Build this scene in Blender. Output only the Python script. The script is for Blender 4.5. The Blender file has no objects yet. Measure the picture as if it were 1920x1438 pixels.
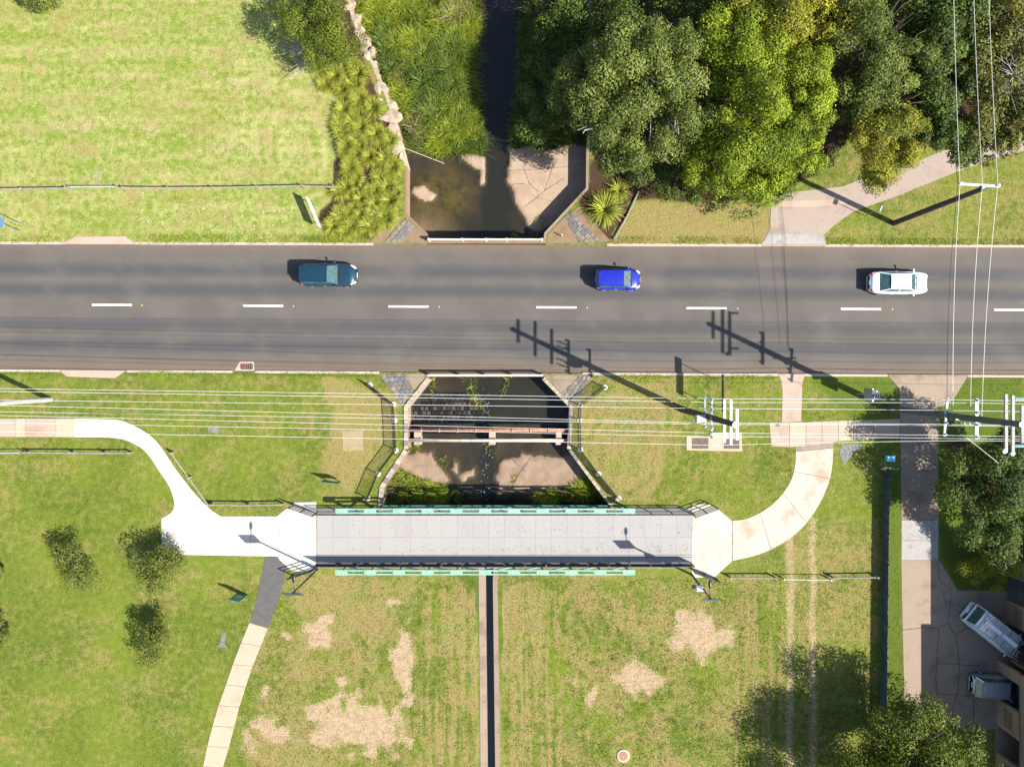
import bpy, bmesh, math, random
import numpy as np
from mathutils import Vector, Matrix
from mathutils.geometry import delaunay_2d_cdt
random.seed(7); rng = np.random.default_rng(7)
R = math.radians
SC = bpy.context.scene
COL = SC.collection

# ------------------------------------------------------------------ camera, sky, sun, exposure
NX, NY, S, H = 990.0, 685.0, 23.5, 56.0      # nadir in photo pixels, pixels per metre on the ground, flying height
cam = bpy.data.cameras.new('camera'); camo = bpy.data.objects.new('camera', cam); COL.objects.link(camo)
camo.location = (0, 0, H); camo.rotation_euler = (0, 0, 0)
cam.sensor_width = 36; cam.sensor_fit = 'HORIZONTAL'; cam.lens = 36*S*H/1920
cam.shift_x = (960-NX)/1920; cam.shift_y = -(719-NY)/1920
cam.clip_end = 2000; SC.camera = camo
SUN_EL = 43.8
sdx, sdy = 0.904, -0.427                     # horizontal direction towards the sun
w = bpy.data.worlds.new('World'); SC.world = w; w.use_nodes = True
nt = w.node_tree
sky = nt.nodes.new('ShaderNodeTexSky'); sky.sky_type = 'NISHITA'; sky.sun_disc = False
sky.sun_elevation = R(SUN_EL); sky.sun_rotation = math.atan2(sdx, sdy)
bg = nt.nodes['Background']; bg.inputs['Strength'].default_value = 0.10
nt.links.new(sky.outputs[0], bg.inputs[0])
sl = bpy.data.lights.new('sun', 'SUN'); so = bpy.data.objects.new('sun', sl); COL.objects.link(so)
sl.energy = 5.0; sl.angle = R(0.5); sl.color = (1, 0.955, 0.87)
ce = math.cos(R(SUN_EL))
so.rotation_euler = Vector((-sdx*ce, -sdy*ce, -math.sin(R(SUN_EL)))).to_track_quat('-Z', 'Y').to_euler()
SC.view_settings.view_transform = 'Standard'; SC.view_settings.look = 'None'
SC.view_settings.gamma = 1; SC.view_settings.exposure = 1.36
SC.view_settings.use_curve_mapping = False
SC.render.engine = 'CYCLES'

# ------------------------------------------------------------------ helpers
def P(px, py, z=0.0):
    k = (H-z)/H/S
    return Vector(((px-NX)*k, -(py-NY)*k, z))
def P2(l): return [tuple(P(*a).xy) for a in l]
def srgb(r, g, b, k=1.0):
    f = lambda c: ((c/255+0.055)/1.055)**2.4 if c > 10 else c/255/12.92
    return (f(r)*k, f(g)*k, f(b)*k, 1)

class MB:
    def __init__(s): s.v = []; s.f = []
    def add(s, vs, fs):
        o = len(s.v); s.v += [Vector(a) for a in vs]; s.f += [tuple(i+o for i in f) for f in fs]; return s
    def box(s, c, d, rz=0.0, M=None):
        x, y, z = d[0]/2, d[1]/2, d[2]/2
        vs = [Vector(a) for a in ((-x,-y,-z),(x,-y,-z),(x,y,-z),(-x,y,-z),(-x,-y,z),(x,-y,z),(x,y,z),(-x,y,z))]
        Mx = M or Matrix.Rotation(rz, 3, 'Z')
        return s.add([Mx@a+Vector(c) for a in vs], [(0,3,2,1),(4,5,6,7),(0,1,5,4),(1,2,6,5),(2,3,7,6),(3,0,4,7)])
    def beam(s, a, b, wd, ht):                       # rectangular bar from a to b
        a, b = Vector(a), Vector(b); d = b-a; L = d.length; d.normalize()
        up = Vector((0,0,1)) if abs(d.z) < .95 else Vector((1,0,0))
        sd = d.cross(up).normalized(); u = sd.cross(d)
        M = Matrix((d, sd, u)).transposed()
        return s.box((a+b)/2, (L, wd, ht), M=M)
    def tube(s, pts, r, n=8, caps=True):
        pts = [Vector(p) for p in pts]; rs = r if isinstance(r, (list, tuple)) else [r]*len(pts)
        o = len(s.v); m = len(pts)
        for i, p in enumerate(pts):
            d = (pts[min(i+1, m-1)]-pts[max(i-1, 0)]).normalized()
            up = Vector((0,0,1)) if abs(d.z) < .9 else Vector((1,0,0))
            sd = d.cross(up).normalized(); u = sd.cross(d)
            for k in range(n):
                t = 2*math.pi*k/n; s.v.append(p+rs[i]*(sd*math.cos(t)+u*math.sin(t)))
        for i in range(m-1):
            for k in range(n):
                s.f.append((o+i*n+k, o+i*n+(k+1)%n, o+(i+1)*n+(k+1)%n, o+(i+1)*n+k))
        if caps:
            s.f.append(tuple(o+k for k in reversed(range(n)))); s.f.append(tuple(o+(m-1)*n+k for k in range(n)))
        return s
    def prism(s, poly, z0, z1):
        n = len(poly)
        a = sum(poly[i][0]*poly[(i+1)%n][1]-poly[(i+1)%n][0]*poly[i][1] for i in range(n))
        if a < 0: poly = poly[::-1]
        vs = [(p[0], p[1], z0) for p in poly]+[(p[0], p[1], z1) for p in poly]
        return s.add(vs, [tuple(range(n-1,-1,-1)), tuple(range(n, 2*n))]+[(i, (i+1)%n, n+(i+1)%n, n+i) for i in range(n)])
    def lathe(s, c, prof, n=16):                     # prof = [(r, z)]
        c = Vector(c); o = len(s.v); m = len(prof)
        for r, z in prof:
            for k in range(n):
                t = 2*math.pi*k/n; s.v.append(c+Vector((r*math.cos(t), r*math.sin(t), z)))
        for i in range(m-1):
            for k in range(n): s.f.append((o+i*n+k, o+i*n+(k+1)%n, o+(i+1)*n+(k+1)%n, o+(i+1)*n+k))
        s.f.append(tuple(o+k for k in reversed(range(n)))); s.f.append(tuple(o+(m-1)*n+k for k in range(n)))
        return s
    def build(s, name, m, parent=None, smooth=False, local=False):
        off = Vector((0,0,0)) if (parent is None or local) else parent_loc(parent)
        me = bpy.data.meshes.new(name); me.from_pydata([v-off for v in s.v], [], s.f); me.update()
        return link(name, me, m, parent, smooth)
def parent_loc(p):
    l = Vector((0,0,0))
    while p is not None: l = l+p.location; p = p.parent
    return l
def link(name, me, m, parent=None, smooth=False):
    o = bpy.data.objects.new(name, me); COL.objects.link(o)
    if m is not None and len(me.materials) == 0: me.materials.append(m)
    if smooth:
        me.polygons.foreach_set('use_smooth', [True]*len(me.polygons))
    if parent is not None: o.parent = parent
    return o
def tag(o, label=None, cat=None, group=None, kind=None):
    if label: o['label'] = label
    if cat: o['category'] = cat
    if group: o['group'] = group
    if kind: o['kind'] = kind
    return o
def thing(name, label, cat, loc=(0,0,0), group=None, rz=0):
    o = bpy.data.objects.new(name, None); COL.objects.link(o)
    o.location = loc; o.rotation_euler = (0,0,rz); o.empty_display_size = .3
    return tag(o, label, cat, group)
def np_mesh(name, V, F, m, parent=None, attrs=None, smooth=False):
    V = np.asarray(V, np.float32); F = np.asarray(F, np.int32)
    k = F.shape[1]; me = bpy.data.meshes.new(name)
    me.vertices.add(len(V)); me.vertices.foreach_set('co', V.ravel())
    me.loops.add(F.size); me.loops.foreach_set('vertex_index', F.ravel())
    me.polygons.add(len(F)); me.polygons.foreach_set('loop_start', np.arange(0, F.size, k, dtype=np.int32))
    me.polygons.foreach_set('loop_total', np.full(len(F), k, np.int32))
    me.update(calc_edges=True)
    for an, A in (attrs or {}).items():
        a = me.color_attributes.new(an, 'FLOAT_COLOR', 'POINT'); a.data.foreach_set('color', np.asarray(A, np.float32).ravel())
    return link(name, me, m, parent, smooth)
def inpoly(x, y, poly):
    x = np.asarray(x); y = np.asarray(y); r = np.zeros(x.shape, bool); n = len(poly)
    for i in range(n):
        x0, y0 = poly[i][:2]; x1, y1 = poly[(i+1)%n][:2]
        if y0 == y1: continue
        c = ((y0 > y) != (y1 > y)) & (x < (x1-x0)*(y-y0)/(y1-y0)+x0); r ^= c
    return r
def sdpoly(x, y, poly):                              # signed distance, positive inside
    d = np.full(np.shape(x), 1e9); n = len(poly)
    for i in range(n):
        x0, y0 = poly[i][:2]; x1, y1 = poly[(i+1)%n][:2]
        dx, dy = x1-x0, y1-y0; L = dx*dx+dy*dy+1e-12
        t = np.clip(((x-x0)*dx+(y-y0)*dy)/L, 0, 1)
        d = np.minimum(d, np.hypot(x-x0-t*dx, y-y0-t*dy))
    return np.where(inpoly(x, y, poly), d, -d)
def sstep(a, b, x): t = np.clip((x-a)/(b-a), 0, 1); return t*t*(3-2*t)
def vnoise(x, y, sc, seed=0):                        # cheap value noise
    r = np.random.default_rng(seed).random((64, 64)); x = x*sc; y = y*sc
    i = np.floor(x).astype(int); j = np.floor(y).astype(int); u = x-i; v = y-j
    u = u*u*(3-2*u); v = v*v*(3-2*v); g = lambda a, b: r[a % 64, b % 64]
    return (g(i,j)*(1-u)+g(i+1,j)*u)*(1-v)+(g(i,j+1)*(1-u)+g(i+1,j+1)*u)*v

# ------------------------------------------------------------------ materials
class NG:
    def __init__(s, name, rough=.9, spec=.3, metal=0):
        s.m = bpy.data.materials.new(name); s.m.use_nodes = True; s.t = s.m.node_tree; s.b = s.t.nodes['Principled BSDF']
        s.b.inputs['Roughness'].default_value = rough; s.b.inputs['Specular IOR Level'].default_value = spec
        s.b.inputs['Metallic'].default_value = metal
    def n(s, ty, **k):
        o = s.t.nodes.new(ty)
        for a, b in k.items(): setattr(o, a, b)
        return o
    def set(s, sock, v):
        if hasattr(v, 'links') or isinstance(v, bpy.types.NodeSocket): s.t.links.new(v, sock)
        else: sock.default_value = v
    def pos(s, sc=None):
        g = s.n('ShaderNodeNewGeometry').outputs['Position']
        if sc is None: return g
        mp = s.n('ShaderNodeMapping'); s.t.links.new(g, mp.inputs[0]); mp.inputs['Scale'].default_value = sc; return mp.outputs[0]
    def noise(s, scale, detail=3, vec=None, rough=.55):
        o = s.n('ShaderNodeTexNoise'); o.inputs['Scale'].default_value = scale; o.inputs['Detail'].default_value = detail
        o.inputs['Roughness'].default_value = rough
        s.t.links.new(vec or s.pos(), o.inputs['Vector']); return o.outputs['Fac']
    def math(s, op, a, b=0.0, clamp=False):
        o = s.n('ShaderNodeMath', operation=op, use_clamp=clamp); s.set(o.inputs[0], a); s.set(o.inputs[1], b); return o.outputs[0]
    def lin(s, x, a, b): return s.math('ADD', s.math('MULTIPLY', x, a), b)
    def ss(s, x, lo, hi):
        o = s.n('ShaderNodeMapRange', interpolation_type='SMOOTHSTEP'); s.set(o.inputs[0], x)
        o.inputs[1].default_value = lo; o.inputs[2].default_value = hi; return o.outputs[0]
    def mix(s, f, a, b, mode='MIX'):
        o = s.n('ShaderNodeMix', data_type='RGBA', blend_type=mode); s.set(o.inputs['Factor'], f)
        s.set(o.inputs['A'], a); s.set(o.inputs['B'], b); return o.outputs['Result']
    def attr(s, name):
        a = s.n('ShaderNodeAttribute', attribute_name=name); q = s.n('ShaderNodeSeparateColor'); s.t.links.new(a.outputs['Color'], q.inputs[0]); return q.outputs
    def bump(s, h, strength=.3, dist=.05):
        o = s.n('ShaderNodeBump'); o.inputs['Strength'].default_value = strength; o.inputs['Distance'].default_value = dist
        s.t.links.new(h, o.inputs['Height']); s.t.links.new(o.outputs[0], s.b.inputs['Normal'])
    def col(s, c): s.set(s.b.inputs['Base Color'], c); return s.m
_mc = {}
def mat(name, c, rough=.85, var=.25, scale=2.0, spec=.3, metal=0, bump=0, fine=18):
    if name in _mc: return _mc[name]
    g = NG(name, rough, spec, metal); c = tuple(c[:3])
    n = g.math('ADD', g.math('MULTIPLY', g.noise(scale, 4), .6), g.math('MULTIPLY', g.noise(fine, 2), .4))
    lo = tuple(a*(1-var) for a in c)+(1,); hi = tuple(min(1, a*(1+var)) for a in c)+(1,)
    cc = g.mix(g.ss(n, .3, .7), lo, hi)
    if bump: g.bump(n, bump, .03)
    _mc[name] = g.col(cc); return _mc[name]

def ground_mat():
    g = NG('lawn', .95, .1)
    r, d, l = g.attr('grd'); h, v, b = g.attr('grd2')
    n0 = g.noise(.16, 3); n1 = g.noise(.55, 4); n2 = g.noise(2.0, 4, rough=.65); n3 = g.noise(9, 3, rough=.7); n4 = g.noise(30, 2)
    hs = g.noise(1, 3, g.pos((.13, .9, 1))); vs = g.noise(1, 4, g.pos((2.2, .12, 1)))
    green = g.mix(g.ss(g.lin(n2, .6, g.math('MULTIPLY', n3, .4)), .3, .7), (.050, .073, .009, 1), (.130, .158, .024, 1))
    green = g.mix(g.math('MULTIPLY', h, .75), green, g.mix(g.ss(n2, .3, .7), (.150, .200, .030, 1), (.255, .295, .085, 1)))
    green = g.mix(g.ss(n0, .35, .65), green, g.mix(.5, green, (.150, .18, .022, 1)))
    green = g.mix(g.math('MULTIPLY', g.ss(n4, .35, .75), .55), green, (.042, .066, .010, 1))
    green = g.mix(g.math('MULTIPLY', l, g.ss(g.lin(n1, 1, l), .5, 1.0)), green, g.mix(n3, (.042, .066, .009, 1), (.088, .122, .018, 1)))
    straw = g.mix(g.ss(n3, .3, .7), (.140, .116, .038, 1), (.245, .210, .088, 1))
    straw = g.mix(g.math('MULTIPLY', h, .8), straw, (.36, .345, .16, 1))
    straw = g.mix(g.ss(g.lin(n1, .5, g.math('MULTIPLY', n4, .5)), .4, .65), straw, (.20, .145, .06, 1))
    df = g.math('ADD', d, g.math('MULTIPLY', g.math('SUBTRACT', n1, .5), .9))
    df = g.math('ADD', df, g.math('MULTIPLY', g.math('SUBTRACT', n2, .5), 1.1))
    df = g.math('ADD', df, g.math('MULTIPLY', g.math('SUBTRACT', n3, .5), .8))
    df = g.math('ADD', df, g.math('MULTIPLY', g.math('MULTIPLY', g.math('SUBTRACT', hs, .5), .8), h))
    df = g.math('ADD', df, g.math('MULTIPLY', g.math('MULTIPLY', g.math('SUBTRACT', vs, .5), 2.4), v))
    c = g.mix(g.math('MULTIPLY', g.ss(df, .22, .85), .92), green, straw)
    soil = g.mix(g.ss(g.lin(n2, .5, g.math('MULTIPLY', n3, .5)), .35, .65), (.23, .155, .10, 1), (.33, .245, .17, 1))
    n5 = g.noise(4.5, 4, rough=.7)
    soil = g.mix(g.math('MULTIPLY', g.ss(g.noise(1, 4, g.pos((.5, 3.5, 1)), .7), .5, .72), .55), soil, (.17, .105, .065, 1))
    sf = g.math('ADD', r, g.math('MULTIPLY', g.math('SUBTRACT', n5, .5), 1.1)); sf = g.math('ADD', sf, g.math('MULTIPLY', g.math('SUBTRACT', n3, .5), .7)); sf = g.math('MULTIPLY', sf, g.ss(r, .02, .2))
    c = g.mix(g.math('MULTIPLY', g.ss(g.noise(17, 3, rough=.75), .5, .72), g.lin(d, .7, .1)), c, (.085, .075, .025, 1))
    c = g.mix(g.ss(sf, .26, .74), c, soil)
    grain = g.noise(8.5, 5, rough=.85); c = g.mix(1.0, c, g.mix(g.ss(grain, .28, .72), (.74, .76, .70, 1), (1.28, 1.25, 1.2, 1)), 'MULTIPLY')
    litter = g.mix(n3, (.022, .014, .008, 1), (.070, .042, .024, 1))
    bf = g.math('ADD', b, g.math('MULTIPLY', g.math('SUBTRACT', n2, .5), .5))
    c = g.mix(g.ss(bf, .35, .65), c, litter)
    g.bump(g.math('ADD', g.math('MULTIPLY', n3, .6), n2), .8, .09)
    return g.col(c)
M_LAWN = ground_mat()

def road_mat():
    g = NG('asphalt', .85, .25)
    sep = g.n('ShaderNodeSeparateXYZ'); g.t.links.new(g.pos(), sep.inputs[0])
    y = g.math('ADD', sep.outputs['Y'], g.math('MULTIPLY', sep.outputs['X'], .0055))   # lane direction
    nw = g.noise(1, 3, g.pos((.03, .5, 1))); y2 = g.math('ADD', y, g.math('MULTIPLY', g.math('SUBTRACT', nw, .5), .5))
    def band(c, wd): return g.math('SUBTRACT', 1.0, g.ss(g.math('ABSOLUTE', g.math('SUBTRACT', y2, c)), wd*.05, wd*1.15))
    bands = g.math('MAXIMUM', g.math('MAXIMUM', band(7.45, .75), band(5.85, .75)), g.math('MAXIMUM', band(3.0, .8), band(1.45, .8)))
    n = g.noise(.35, 4); n2 = g.noise(3, 3); n3 = g.noise(40, 2)
    c = g.mix(g.ss(n, .3, .7), (.072, .063, .054, 1), (.088, .077, .066, 1))
    c = g.mix(g.math('MULTIPLY', bands, .85), c, (.043, .043, .046, 1))
    edge = g.ss(g.math('ADD', g.math('ABSOLUTE', g.math('SUBTRACT', y, 4.65)), g.math('MULTIPLY', n2, .5)), 4.2, 5.4)
    c = g.mix(g.math('MULTIPLY', edge, .6), c, (.13, .088, .062, 1))
    c = g.mix(g.math('MULTIPLY', g.ss(n3, .45, .8), .35), c, (.11, .10, .095, 1))
    c = g.mix(g.math('MULTIPLY', g.ss(g.noise(.9, 2, g.pos((.4, 1, 1))), .66, .8), .35), c, (.13, .095, .07, 1))
    c = g.mix(g.math('MULTIPLY', g.ss(g.noise(1, 4, g.pos((.8, 1.6, 1)), .75), .60, .72), .30), c, (.040, .038, .036, 1))
    c = g.mix(g.math('MULTIPLY', g.ss(g.noise(.22, 3), .5, .75), .35), c, (.115, .100, .085, 1))
    seam = g.math('SUBTRACT', 1.0, g.ss(g.math('ABSOLUTE', g.math('SUBTRACT', y, 3.55)), .0, .06))
    c = g.mix(g.math('MULTIPLY', seam, .5), c, (.03, .03, .03, 1))
    g.bump(n3, .15, .01)
    return g.col(c)
M_ROAD = road_mat()
def concrete(name, c, stain=(.2, .13, .08, 1), amt=.4, sc=.7, rough=.9):
    g = NG(name, rough, .2); n = g.noise(sc, 5, rough=.65); n2 = g.noise(14, 3); n3 = g.noise(.25, 2)
    k = g.mix(g.ss(n2, .3, .7), tuple(a*.9 for a in c[:3])+(1,), tuple(min(.95, a*1.08) for a in c[:3])+(1,))
    k = g.mix(g.math('MULTIPLY', g.ss(g.lin(n, .7, g.math('MULTIPLY', n3, .3)), .48, .68), amt), k, stain)
    g.bump(n2, .12, .01); return g.col(k)
M_PATHW = concrete('pale_concrete', (.43, .395, .345), (.33, .26, .19, 1), .55)
M_PATHP = concrete('pink_concrete', (.31, .235, .185), (.22, .14, .095, 1), .6)
M_SLAB = concrete('sand_concrete', (.335, .27, .195), (.25, .17, .11, 1), .45)
M_DRIVE = concrete('driveway_concrete', (.225, .172, .128), (.12, .09, .068, 1), .8)
M_DRIVEP = concrete('grey_concrete', (.26, .245, .23), (.16, .145, .135, 1), .8, 1.5)
M_NEPATH = concrete('worn_concrete', (.25, .20, .165), (.15, .105, .075, 1), .6)
M_DECK = [concrete('deck_concrete_%d' % i, c, (.25, .2, .16, 1), .25) for i, c in enumerate([(.245,.235,.225),(.25,.24,.225),(.24,.232,.225),(.255,.24,.228)])]
M_WALL = concrete('wall_concrete', (.20, .15, .11), (.09, .07, .045, 1), .7)
M_WING = concrete('stained_concrete', (.17, .115, .068), (.09, .055, .025, 1), .7, 1.2)
M_COPE = concrete('coping_stone', (.27, .23, .19), (.13, .10, .075, 1), .7, 3)
M_KERB = concrete('kerb_concrete', (.33, .28, .23), (.2, .13, .09, 1), .6, 2)
M_STONE = [mat('bluestone_%d' % i, c, .8, .3, 5, bump=.4) for i, c in enumerate([(.10,.10,.105),(.14,.125,.11),(.085,.09,.10),(.16,.14,.12)])]
M_ROCK = mat('sandstone', (.27, .21, .155), .9, .4, 2.5, bump=.5)
M_ASPH2 = mat('path_asphalt', (.075, .07, .068), .9, .15, 2, fine=50)
M_WHITE = mat('white_line_paint', (.72, .71, .68), .7, .12, 6)
M_TIMB = mat('grey_timber', (.20, .175, .15), .9, .35, 4)
M_TIMBW = mat('weathered_white_timber', (.50, .44, .36), .85, .3, 5)
M_POLE = mat('dark_timber_pole', (.060, .050, .042), .9, .35, 3)
M_GREYP = mat('grey_green_pole', (.075, .085, .078), .8, .3, 2)
M_ARM = mat('galvanised_arm', (.46, .48, .50), .45, .1, 4, metal=.3)
M_ARMT = mat('timber_arm', (.28, .26, .24), .85, .3, 6)
M_STEEL = mat('dull_steel', (.30, .32, .34), .4, .15, 5, metal=.5)
M_WIRE = mat('aluminium_wire', (.62, .62, .60), .4, .05, 3, metal=.2)
M_WIRED = mat('black_cable', (.012, .012, .014), .6, .1, 3)
M_BLACK = mat('black_powdercoat', (.012, .013, .015), .45, .2, 3, spec=.5)
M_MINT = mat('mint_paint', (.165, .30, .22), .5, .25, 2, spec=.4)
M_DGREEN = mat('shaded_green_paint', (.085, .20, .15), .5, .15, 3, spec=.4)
M_RUST = mat('rusty_pipe', (.24, .12, .08), .7, .5, 4, bump=.3)
M_PIPE = mat('pale_pipe', (.42, .34, .26), .6, .3, 2)
M_INS = mat('insulator_glass', (.16, .26, .27), .2, .2, 5, spec=.6)
M_GREENB = mat('green_sign_board', (.03, .13, .085), .5, .15, 3)
M_BLUEB = mat('blue_panel', (.06, .14, .24), .4, .15, 3)
M_SOLAR = mat('solar_cells', (.012, .03, .06), .15, .2, 12, spec=.6)
M_SIGNW = mat('white_sign_face', (.66, .67, .68), .5, .08, 3)
M_RUBBER = mat('tyre_rubber', (.015, .015, .016), .9, .2, 8)
M_RIM = mat('alloy_rim', (.50, .51, .52), .3, .1, 5, metal=.6)
M_LAMP = mat('headlight_lens', (.72, .75, .78), .1, .05, 8, spec=.7)
M_TAIL = mat('taillight_lens', (.35, .012, .01), .2, .1, 8, spec=.6)
M_GLASS = mat('car_glass', (.035, .075, .078), .06, .4, 5, spec=.9)
M_IRON = mat('iron_lid', (.095, .065, .052), .8, .3, 5)
M_BRICK = None
def brick_mat():
    g = NG('buff_brick', .9, .2)
    tc = g.n('ShaderNodeTexCoord'); sep = g.n('ShaderNodeSeparateXYZ'); g.t.links.new(g.pos(), sep.inputs[0])
    cb = g.n('ShaderNodeCombineXYZ'); g.t.links.new(g.math('ADD', sep.outputs['X'], sep.outputs['Y']), cb.inputs[0]); g.t.links.new(sep.outputs['Z'], cb.inputs[1])
    b = g.n('ShaderNodeTexBrick'); g.t.links.new(cb.outputs[0], b.inputs['Vector']); b.inputs['Scale'].default_value = 1
    b.inputs['Brick Width'].default_value = .24; b.inputs['Row Height'].default_value = .086; b.inputs['Mortar Size'].default_value = .008
    b.inputs['Color1'].default_value = (.34, .22, .13, 1); b.inputs['Color2'].default_value = (.26, .155, .09, 1); b.inputs['Mortar'].default_value = (.32, .28, .24, 1)
    return g.col(g.mix(g.math('MULTIPLY', g.noise(3, 3), .4), b.outputs['Color'], (.17, .11, .07, 1)))
M_BRICK = brick_mat()
def leaf_mat(name, dark, light, rough=.55, trans=.25):
    g = NG(name, max(rough, .62), .22); r, gg, b = g.attr('tone')
    c = g.mix(r, tuple(dark)+(1,), tuple(light)+(1,)); g.col(c)
    tr = g.n('ShaderNodeBsdfTranslucent'); g.t.links.new(g.mix(.4, c, (.20, .26, .02, 1)), tr.inputs[0])
    ms = g.n('ShaderNodeMixShader'); ms.inputs[0].default_value = trans
    g.t.links.new(g.b.outputs[0], ms.inputs[1]); g.t.links.new(tr.outputs[0], ms.inputs[2])
    g.t.links.new(ms.outputs[0], g.t.nodes['Material Output'].inputs['Surface']); return g.m
M_GUM = leaf_mat('gum_leaves', (.032, .052, .006), (.175, .205, .040), .5, .16)
M_LIME = leaf_mat('lime_leaves', (.050, .080, .004), (.250, .305, .014), .5, .2)
M_OLIVE = leaf_mat('olive_leaves', (.060, .070, .005), (.300, .285, .022), .5, .2)
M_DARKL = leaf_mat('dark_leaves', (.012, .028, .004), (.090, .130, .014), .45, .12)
M_DARK2 = leaf_mat('bronze_tipped_leaves', (.016, .026, .004), (.165, .160, .024), .45, .12)
M_MIDG = leaf_mat('mid_green_leaves', (.018, .034, .003), (.135, .165, .011), .6, .15)
M_SHRUB = leaf_mat('shrub_leaves', (.030, .045, .005), (.150, .165, .028), .75, .15)
M_STRAP = leaf_mat('strap_leaves', (.050, .070, .004), (.36, .37, .05), .4, .18)
M_REED = leaf_mat('rank_grass_blades', (.036, .066, .004), (.235, .270, .020), .6)
M_DRYB = leaf_mat('straw_blades', (.13, .10, .03), (.33, .29, .13), .7)
M_BARK = mat('pale_bark', (.24, .215, .19), .9, .4, 4)
M_BARKD = mat('brown_bark', (.07, .052, .038), .95, .4, 4)
M_TWIG = mat('grey_twigs', (.30, .28, .27), .9, .3, 4)
def bed_mat():
    g = NG('creek_concrete', .8, .3); r, gr, b = g.attr('grd')        # r dry, g algae/bank, b tan
    n = g.noise(1.2, 5, rough=.65); n2 = g.noise(8, 3); n3 = g.noise(.5, 3)
    dry = g.mix(g.ss(n, .3, .7), (.160, .108, .072, 1), (.225, .160, .112, 1)); dry = g.mix(b, dry, g.mix(g.ss(n, .3, .7), (.235, .165, .112, 1), (.29, .21, .15, 1)))
    wet = g.mix(g.ss(n3, .35, .65), (.026, .024, .021, 1), (.050, .041, .031, 1))
    wet = g.mix(g.math('MULTIPLY', gr, g.ss(n, .3, .65)), wet, (.105, .080, .022, 1))
    a2 = g.attr('grd2'); wet = g.mix(a2[0], wet, (.012, .014, .016, 1)); c = g.mix(r, wet, dry); c = g.mix(g.math('MULTIPLY', g.ss(n2, .55, .75), .25), c, (.04, .032, .026, 1))
    g.bump(n2, .2, .03); return g.col(c)
M_BED = bed_mat()
def water_mat():
    m = bpy.data.materials.new('creek_water'); m.use_nodes = True; t = m.node_tree
    t.nodes.remove(t.nodes['Principled BSDF']); out = t.nodes['Material Output']
    tr = t.nodes.new('ShaderNodeBsdfTransparent'); tr.inputs[0].default_value = (.72, .70, .60, 1)
    gl = t.nodes.new('ShaderNodeBsdfGlossy'); gl.inputs['Roughness'].default_value = .04; gl.inputs[0].default_value = (.9, .95, 1, 1)
    fr = t.nodes.new('ShaderNodeFresnel'); fr.inputs[0].default_value = 1.33
    mx = t.nodes.new('ShaderNodeMixShader'); no = t.nodes.new('ShaderNodeTexNoise'); no.inputs['Scale'].default_value = 2.5; no.inputs['Detail'].default_value = 3
    ge = t.nodes.new('ShaderNodeNewGeometry'); t.links.new(ge.outputs['Position'], no.inputs['Vector'])
    bp = t.nodes.new('ShaderNodeBump'); bp.inputs['Strength'].default_value = .25; bp.inputs['Distance'].default_value = .05
    t.links.new(no.outputs[0], bp.inputs['Height']); t.links.new(bp.outputs[0], gl.inputs['Normal']); t.links.new(bp.outputs[0], fr.inputs['Normal'])
    t.links.new(fr.outputs[0], mx.inputs[0]); t.links.new(tr.outputs[0], mx.inputs[1]); t.links.new(gl.outputs[0], mx.inputs[2]); t.links.new(mx.outputs[0], out.inputs['Surface'])
    return m
M_WATER = water_mat()

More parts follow.
